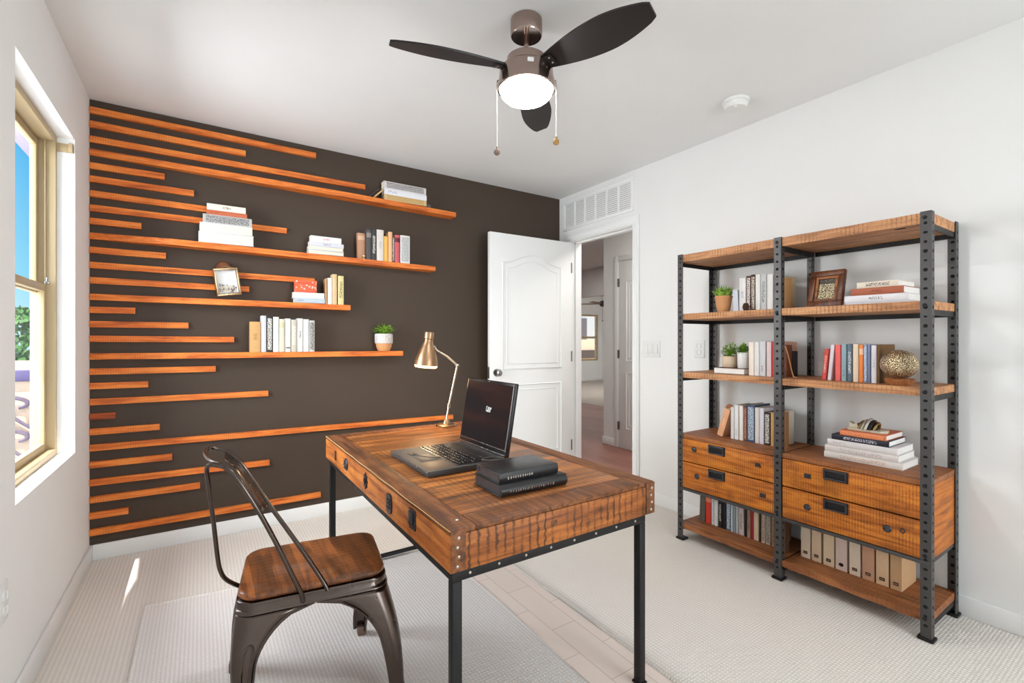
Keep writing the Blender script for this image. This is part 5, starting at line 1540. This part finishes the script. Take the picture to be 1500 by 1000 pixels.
# magazine files
M['slotdark'] = plain('dark_slot', srgb(58, 44, 36), 0.6)
FILES = [(1173.3, 1186.6, (232, 214, 192), 'cream magazine file at the left end of the file row'),
         (1189.0, 1202.7, (228, 200, 170), 'tan-cream magazine file second from the left in the file row'),
         (1206.0, 1221.6, (232, 208, 176), 'yellowish cream magazine file third from the left in the file row'),
         (1224.0, 1240.5, (230, 206, 196), 'pinkish magazine file with small round holder in the file row'),
         (1244.0, 1260.0, (234, 216, 196), 'palest cream magazine file right of the pinkish one'),
         (1263.0, 1280.4, (208, 160, 130), 'darker rose-tan magazine file in the file row'),
         (1283.2, 1301.4, (228, 192, 154), 'tan magazine file right of the darker rose-tan one'),
         (1304.0, 1321.0, (206, 164, 122), 'brown-tan magazine file nearest the right bookcase post')]
XF = 2.482
for k, (p0, p1, col, label) in enumerate(FILES):
    ya, yb = at(p0, 800, 'x', XF).y, at(p1, 800, 'x', XF).y
    z = SZT['low']+0.0006
    t = thing('magazine_file', label, 'magazine file', (XF+0.09, (ya+yb)/2, z), group='magazine files on the lowest bookcase shelf')
    mt = plain('file_card', srgb(*col), 0.6)
    b = MB()
    hgt = 0.182
    y0, y1 = yb, ya
    th = 0.002
    b.box(XF, XF+th, y0, y1, z, z+hgt, 0.0008)
    for y in (y0, y1-th):
        b.prism([(XF+th, z), (XF+0.17, z), (XF+0.17, z+0.075), (XF+0.08, z+hgt), (XF+th, z+hgt)], th, Matrix(((1, 0, 0, 0), (0, 0, 1, y), (0, 1, 0, 0), (0, 0, 0, 1))))
    b.box(XF+0.168, XF+0.17, y0+th, y1-th, z, z+0.075); b.box(XF+th, XF+0.168, y0+th, y1-th, z, z+th)
    b.build('file_body', mt, t, smooth=0)
    yc, wd = (y0+y1)/2, (y1-y0)
    b = MB(); b.box(XF-0.0012, XF+0.0002, yc-wd*0.24, yc+wd*0.24, z+hgt-0.024, z+hgt-0.017, 0.0005); lab(b.build('finger_slot', M['slotdark'], t), 'dark slot near the top')
    b = MB(); 
    if k == 3: b.prism([(0.010*math.cos(2*PI*q/16), 0.008*math.sin(2*PI*q/16)) for q in range(16)], 0.002, Matrix.Translation((XF, yc, z+0.027)) @ Matrix(((0, 0, -1, 0), (1, 0, 0, 0), (0, -1, 0, 0), (0, 0, 0, 1))))
    else: b.box(XF-0.0022, XF, yc-wd*0.22, yc+wd*0.22, z+0.020, z+0.034, 0.001)
    hd = b.build('label_holder', M['black'], t)
    if k != 3:
        b = MB(); b.box(XF-0.0027, XF-0.0022, yc-wd*0.15, yc+wd*0.15, z+0.0235, z+0.0305); b.build('card', plain('brown_card', srgb(150, 112, 84), 0.7), hd, smooth=0)

# ------------------------------------------------------------------ plants
M['leaf_bright'] = leaf_mat('bright_leaf', srgb(122, 170, 48), srgb(176, 208, 84), srgb(66, 112, 30))
M['leaf_blade'] = leaf_mat('blade_leaf', srgb(128, 172, 60), srgb(186, 210, 110), srgb(70, 112, 40))
M['terracotta'] = paint('terracotta', srgb(206, 150, 102), 0.6)
M['soil'] = plain('dark_soil', srgb(50, 38, 30), 0.95)
def leaf(b, root, direction, length, width, droop=0.3):
    d = Vector(direction).normalized()
    side = d.cross(Vector((0, 0, 1)))
    if side.length < 1e-3: side = Vector((1, 0, 0))
    side.normalize()
    nrm = side.cross(d)
    rows = []
    for i in range(5):
        t = i/4
        c = root+d*length*t-Vector((0, 0, 1))*droop*length*t*t
        w = width*math.sin(PI*min(0.98, max(0.06, t**0.8)))
        rows.append([c-side*w+nrm*w*0.25, c, c+side*w+nrm*w*0.25])
    b.grid(rows)
def plant(name, label, pos, pot_prof, pot_mat, kind, spread, tall, soil_z, soil_r, extra=None, potname='pot'):
    t = thing(name, label, 'plant', pos, group=None)
    T_ = Matrix.Translation(pos)
    b = MB(); b.lathe(pot_prof, 36, T_, cap=False); pt = b.build(potname, pot_mat, t, smooth=45)
    if extra: b = MB(); b.lathe(extra[0], 36, T_, cap=False); lab(b.build('pot_band', extra[1], pt, smooth=45), extra[2])
    b = MB(); b.lathe([(soil_r, soil_z), (soil_r*0.5, soil_z+0.004), (0, soil_z+0.005)], 20, T_, cap=False); b.build('soil', M['soil'], t)
    b = MB()
    p0 = Vector(pos)+Vector((0, 0, soil_z))
    if kind == 'bush':
        n = 330
        for i in range(n):
            a = rnd.uniform(0, 2*PI); r = math.sqrt(rnd.random())
            el_ = rnd.uniform(0.0, 1.0)
            rt = p0+Vector((r*spread*math.cos(a)*(0.55+0.45*el_), r*spread*math.sin(a)*(0.55+0.45*el_), el_*tall*(1-0.55*r*r)))
            leaf(b, rt, (math.cos(a)*0.8*r+rnd.uniform(-.4, .4), math.sin(a)*0.8*r+rnd.uniform(-.4, .4), rnd.uniform(0.1, 0.9)), rnd.uniform(0.014, 0.022), 0.0042, 0.3)
        for i in range(26):
            a = 2*PI*i/26
            b.tube([p0, p0+Vector((math.cos(a)*spread*0.4, math.sin(a)*spread*0.4, tall*0.5)), p0+Vector((math.cos(a)*spread*0.8, math.sin(a)*spread*0.8, tall*0.62))], 0.0008, 4)
        mt = M['leaf_bright']
    else:
        for i in range(150):
            a = rnd.uniform(0, 2*PI); r = math.sqrt(rnd.random())
            rt = p0+Vector((r*soil_r*0.8*math.cos(a), r*soil_r*0.8*math.sin(a), 0))
            leaf(b, rt, (math.cos(a)*r*spread/tall*0.8+rnd.uniform(-.15, .15), math.sin(a)*r*spread/tall*0.8+rnd.uniform(-.15, .15), 1), tall*rnd.uniform(0.7, 1.12), 0.0042, 0.25*r)
        mt = M['leaf_blade']
    b.build('foliage', mt, t, smooth=0, recalc=False)
    return t
M['speckle_glaze'] = None
g = G('speckled_white_glaze'); v = g.coord()
n1 = g.ramp(g.noise(v, 130, 3, 0.7), [(0.5, (0.62, 0.58, 0.57, 1)), (0.62, (0.36, 0.33, 0.32, 1))]); M['speckle_glaze'] = g.out(n1, 0.5)
# a: lowest wall shelf
p = at(562, 505, 'y', BY-0.062)
zt = SHELF_TOP[17](p.x)+0.0006
plant('potted_plant', 'bushy green plant in white and terracotta pot on the lowest wall shelf', (p.x, BY-0.066, zt),
      [(0, 0), (0.036, 0.0), (0.042, 0.006), (0.052, 0.03), (0.056, 0.054)], M['terracotta'], 'bush', 0.080, 0.075, 0.115, 0.05,
      ([(0.056, 0.053), (0.061, 0.055), (0.0625, 0.085), (0.062, 0.115), (0.059, 0.121), (0.055, 0.120), (0.052, 0.110)], M['speckle_glaze'], 'speckled white upper band of the pot'))
# b: upper bookcase shelf
p = at(1060, 445, 'x', 2.465)
plant('potted_plant', 'spiky green plant in terracotta pot on the upper bookcase shelf', (p.x, p.y, SZT['two']+0.0006),
      [(0, 0), (0.027, 0), (0.031, 0.004), (0.038, 0.035), (0.044, 0.080), (0.047, 0.084), (0.047, 0.093), (0.043, 0.094), (0.040, 0.085)], M['terracotta'], 'blade', 0.062, 0.078, 0.082, 0.040)
# c, d: on the lying brown book
p = at(1066.5, 530, 'x', 2.48)
M['half_pot'] = paint('cream_tan_pot', srgb(222, 198, 170), 0.5)
plant('potted_plant', 'leafy green plant in round cream-tan pot on the lying brown book', (2.50, p.y, z1),
      [(0, 0), (0.036, 0), (0.040, 0.004), (0.043, 0.03), (0.043, 0.062), (0.040, 0.063), (0.038, 0.052)], M['half_pot'], 'bush', 0.050, 0.085, 0.054, 0.038)
p = at(1088, 530, 'x', 2.463)
plant('potted_plant', 'small green plant in slim white cup beside the cream-tan pot', (2.468, p.y, z1),
      [(0, 0), (0.026, 0), (0.029, 0.003), (0.030, 0.085), (0.028, 0.086), (0.027, 0.078)], M['white_plastic'], 'bush', 0.028, 0.055, 0.078, 0.027, potname='cup')
# dried cone in front of the brown books
p = at(1093, 447, 'x', 2.415)
t = thing('dried_cone', 'small dark brown dried cone in front of the lettered brown books', 'ornament', (2.412, p.y, SZT['two']))
b = MB()
for k in range(9):
    z = SZT['two']+0.004+k*0.0045
    r = 0.013*math.sin(PI*(0.18+0.72*k/9))
    for q in range(8):
        a = 2*PI*(q+0.5*(k % 2))/8
        b.sphere((2.412+r*math.cos(a), p.y+r*math.sin(a), z), 0.0045, 6, 4, (1, 1, 0.7))
b.build('scales', plain('cone_brown', srgb(84, 58, 40), 0.7), t)
b = MB(); b.lathe([(0.006, 0.0006), (0.010, 0.006), (0.011, 0.02), (0.005, 0.042)], 10, Matrix.Translation((2.412, p.y, SZT['two']))); b.build('core', plain('cone_core', srgb(64, 44, 32), 0.8), t)
# strap hanging from the leather book
ya = at(1153, 520, 'x', 2.42).y
t = thing('leather_strap', 'thin tan leather strap hanging over the leaning brown leather book', 'strap', (2.424, ya, SZT['three']))
b = MB(); b.tube(smooth_path([(2.424, at(1150, 500, 'x', 2.424).y, 1.145), (2.424, at(1155, 520, 'x', 2.424).y, 1.09), (2.423, at(1160, 540, 'x', 2.424).y, 1.02), (2.419, at(1163, 550, 'x', 2.42).y, SZT['three']+0.008), (2.412, at(1167, 548, 'x', 2.41).y, SZT['three']+0.006)], 6), 0.0028, 6)
b.build('cord', plain('tan_leather', srgb(196, 140, 92), 0.6), t)

# ------------------------------------------------------------------ gold globe lamp
gp = at(1317.5, 540, 'x', 2.432)
t = thing('globe_ornament', 'gold speckled glass globe on wooden base on the middle bookcase shelf', 'ornament', (gp.x, gp.y, SZT['three']))
T_ = Matrix.Translation((gp.x, gp.y, SZT['three']+0.0006))
b = MB(); b.lathe([(0, 0), (0.042, 0), (0.048, 0.012), (0.051, 0.026), (0.047, 0.028), (0, 0.028)], 32, T_, cap=False); b.build('base', M['shelf_low'], t)
g = G('mercury_gold_glass'); v = g.coord()
vo = g.n('TexVoronoi', p_feature='DISTANCE_TO_EDGE', Vector=v, Scale=150.0).outputs[0]
nn = g.noise(v, 150, 6, 0.8)
f = g.math('ADD', g.math('MULTIPLY', g.ramp(vo, [(0.0, (1, 1, 1, 1)), (0.12, (0, 0, 0, 1))]), 0.55), g.math('MULTIPLY', nn, 0.7))
cc = g.ramp(f, [(0.30, srgb(70, 48, 24)), (0.45, srgb(150, 112, 62)), (0.62, srgb(226, 200, 150)), (0.8, srgb(255, 246, 222))])
g.bump(nn, 0.6, 0.004); M['mercury'] = g.out(cc, 0.22, 0.75)
b = MB(); b.sphere((gp.x, gp.y, SZT['three']+0.0006+0.086), 0.0655, 40, 24, (1, 1, 0.92)); b.build('globe', M['mercury'], t)

# ------------------------------------------------------------------ picture frames
def frame_obj(name, label, Mf, w, h, bw, depth, mats, art, mat_in=None, strut=False):
    """local: x across, z up, front at y=0 facing -y"""
    t = thing(name, label, 'picture frame', Mf.to_translation())
    for (x0, x1, z0, z1) in ((0, w, 0, bw), (0, w, h-bw, h), (0, bw, bw, h-bw), (w-bw, w, bw, h-bw)):
        b = MB(); b.box(x0, x1, 0, depth, z0, z1, 0.003, 2, M=Mf); 
        i = 0.35*bw
        b.build('frame_rail', mats, t)
    if mat_in:
        b = MB()
        q = bw+0.0005; q2 = bw*1.45
        for (x0, x1, z0, z1) in ((q, w-q, q, q2), (q, w-q, h-q2, h-q), (q, q2, q2, h-q2), (w-q2, w-q, q2, h-q2)):
            b.box(x0, x1, depth*0.3, depth*0.6, z0, z1, 0.001, 1, M=Mf)
        b.build('inner_border', mat_in, t)
    b = MB(); b.box(bw*0.9, w-bw*0.9, depth*0.62, depth*0.75, bw*0.9, h-bw*0.9, M=Mf); b.build('picture', art, t, smooth=0)
    b = MB(); b.box(bw*0.5, w-bw*0.5, depth*0.8, depth*0.97, bw*0.5, h-bw*0.5, M=Mf); b.build('back_board', M['frame_wood'], t, smooth=0)
    if strut:
        b = MB(); b.bar(Mf @ Vector((w/2, depth, h*0.55)), Mf @ Vector((w/2, depth+0.062, 0.026)), 0.03, 0.004, up=Mf.to_3x3() @ Vector((0, 1, 0))); b.build('strut', M['frame_wood'], t)
    return t
g = G('dark_gilt_relief'); v = g.coord('Object')
nn = g.noise(v, 230, 6, 0.75)
sz = g.n('SeparateXYZ', i0=g.coord('Generated')).outputs[2]
figs = g.math('MULTIPLY', g.math('GREATER_THAN', nn, 0.52), g.math('LESS_THAN', sz, 0.70))
band = g.math('MULTIPLY', g.math('GREATER_THAN', nn, 0.60), g.math('GREATER_THAN', sz, 0.76))
f = g.math('MAXIMUM', figs, g.math('MULTIPLY', band, 0.6))
art1 = g.out(g.mix(f, srgb(52, 42, 32), srgb(214, 196, 150)), 0.4, 0.3)
# bookcase frame: lower left at px 1183, leaning back, turned a little towards the middle
A_ = at(1181, 443, 'x', 2.475); B_ = at(1233, 441, 'x', 2.475)
wf_ = (A_-B_).length
Mf = Matrix.Translation((2.475, A_.y, SZT['two']+0.0075)) @ Matrix.Rotation(RZ+math.radians(-3), 4, 'Z') @ Matrix.Rotation(math.radians(-13), 4, 'X')
frame_obj('picture_frame', 'dark wooden frame with gilt relief picture on the upper bookcase shelf', Mf, wf_, 0.178, 0.027, 0.024, M['frame_wood'], art1, M['shelf_low'], strut=True)
# small tilted frame hung on the wall slat
g = G('pale_landscape_print'); v = g.coord('Object')
sep = g.n('SeparateXYZ', i0=g.coord('Generated'))
nn = g.noise(v, 60, 5, 0.7)
low = g.math('LESS_THAN', g.math('ADD', sep.outputs[2], g.math('MULTIPLY', nn, 0.5)), 0.62)
c_ = g.mix(low, srgb(226, 226, 226), g.ramp(nn, [(0.4, srgb(90, 70, 60)), (0.5, srgb(196, 190, 180)), (0.65, srgb(226, 214, 190))]))
art2 = g.out(c_, 0.4)
YH = BY-0.086
C0 = at(319, 434, 'y', YH)
wq, hq = 0.132, 0.162
Mf = Matrix.Translation(C0) @ Matrix.Rotation(math.radians(-12), 4, 'Y') @ Matrix.Rotation(math.radians(-16), 4, 'Z') @ Matrix.Rotation(math.radians(-6), 4, 'X')
Mf = Matrix.Translation((C0.x, YH-0.002, C0.z)) @ Matrix.Rotation(math.radians(16), 4, 'Z') @ Matrix.Rotation(math.radians(-9), 4, 'Y')
M['gold_frame'] = metal('pale_gold_frame', (0.60, 0.44, 0.26, 1), 0.3)
t = frame_obj('picture_frame', 'small tilted pale gold frame with landscape print hanging on a wall slat', Mf, wq, hq, 0.012, 0.022, M['gold_frame'], art2, M['lap_edge'])
k_ = at(327.5, 393, 'y', BY-0.026)
b = MB(); Mz = Matrix.Translation((k_.x, BY-0.0205, k_.z)) @ Vector((0, -1, 0)).to_track_quat('Z', 'Y').to_matrix().to_4x4()
b.lathe([(0.034, 0), (0.040, 0.004), (0.040, 0.016), (0.034, 0.022), (0, 0.023)], 28, Mz, cap=False); lab(b.build('hanging_knob', M['frame_wood'], t), 'round brown wooden hanging knob')
b = MB(); tl, trr = Mf @ Vector((0.02, 0.010, hq)), Mf @ Vector((wq-0.02, 0.010, hq))
kk = Vector((k_.x+0.005, BY-0.046, k_.z+0.010)); b.tube([tl, kk, trr], 0.002, 6); b.build('hanging_cord', M['gold_frame'], t)

# ------------------------------------------------------------------ black books on the desk
def black_book(label, x0, x1, y0, y1, z, th, rot, spine_text, rounded):
    """spine along the near long side, facing the camera"""
    t = thing('book', label, 'book', ((x0+x1)/2, (y0+y1)/2, z), group='black books on the desk')
    Mr = Matrix.Translation(((x0+x1)/2, (y0+y1)/2, z)) @ Matrix.Rotation(rot, 4, 'Z')
    w, d = (x1-x0)/2, (y1-y0)/2
    b = MB()
    b.box(-w, w, -d+0.006, d, 0, 0.004, 0.0012, 2, M=Mr); b.box(-w, w, -d+0.006, d, th-0.004, th, 0.0012, 2, M=Mr)
    n = 10
    poly = [(-d+0.006-0.010*math.sin(PI*i/n)*(1 if rounded else 0.35), th*i/n) for i in range(n+1)]+[(-d+0.010, th), (-d+0.010, 0)]
    b.prism(poly, 2*w, Mr @ Matrix(((0, 0, 1, -w), (1, 0, 0, 0), (0, 1, 0, 0), (0, 0, 0, 1))))
    cv = b.build('cover', M['leather'], t, smooth=50)
    b = MB(); b.box(-w+0.004, w-0.004, -d+0.0102, d-0.004, 0.0042, th-0.0042, M=Mr)
    lab(b.build('pages', M['grey_pages'], t, smooth=0), 'silver grey page edges')
    b = MB()
    x = -w+0.03
    while x < spine_text*w:
        hgt = rnd.uniform(0.006, 0.011); ww = rnd.uniform(0.003, 0.006)
        yy = -d+0.006-(0.0102 if rounded else 0.0038)
        b.box(x, x+ww, yy-0.0004, yy+0.003, th*0.5-hgt/2, th*0.5+hgt/2*0.6, M=Mr)
        x += ww+rnd.uniform(0.003, 0.006)
    lab(b.build('spine_lettering', M['lap_edge'], cv, smooth=0), 'faint silver spine lettering')
    return t
M['leather'] = metal('black_leather', (0.014, 0.013, 0.014, 1), 0.33, 0.0, 0, 0.35)
M['grey_pages'] = metal('silver_grey_pages', (0.10, 0.095, 0.105, 1), 0.3, 0.6)
black_book('thick black leather book lying under another on the desk', 0.757, 1.012, 1.196, 1.372, DT+0.0012, 0.036, math.radians(-1.0), 0.55, True)
black_book('black hardback lying on the thick leather book on the desk', 0.760, 0.992, 1.214, 1.368, DT+0.0378, 0.032, math.radians(0.5), 0.05, False)
b = None
for o in bpy.data.objects:
    if o.get('_local'): del o['_local']
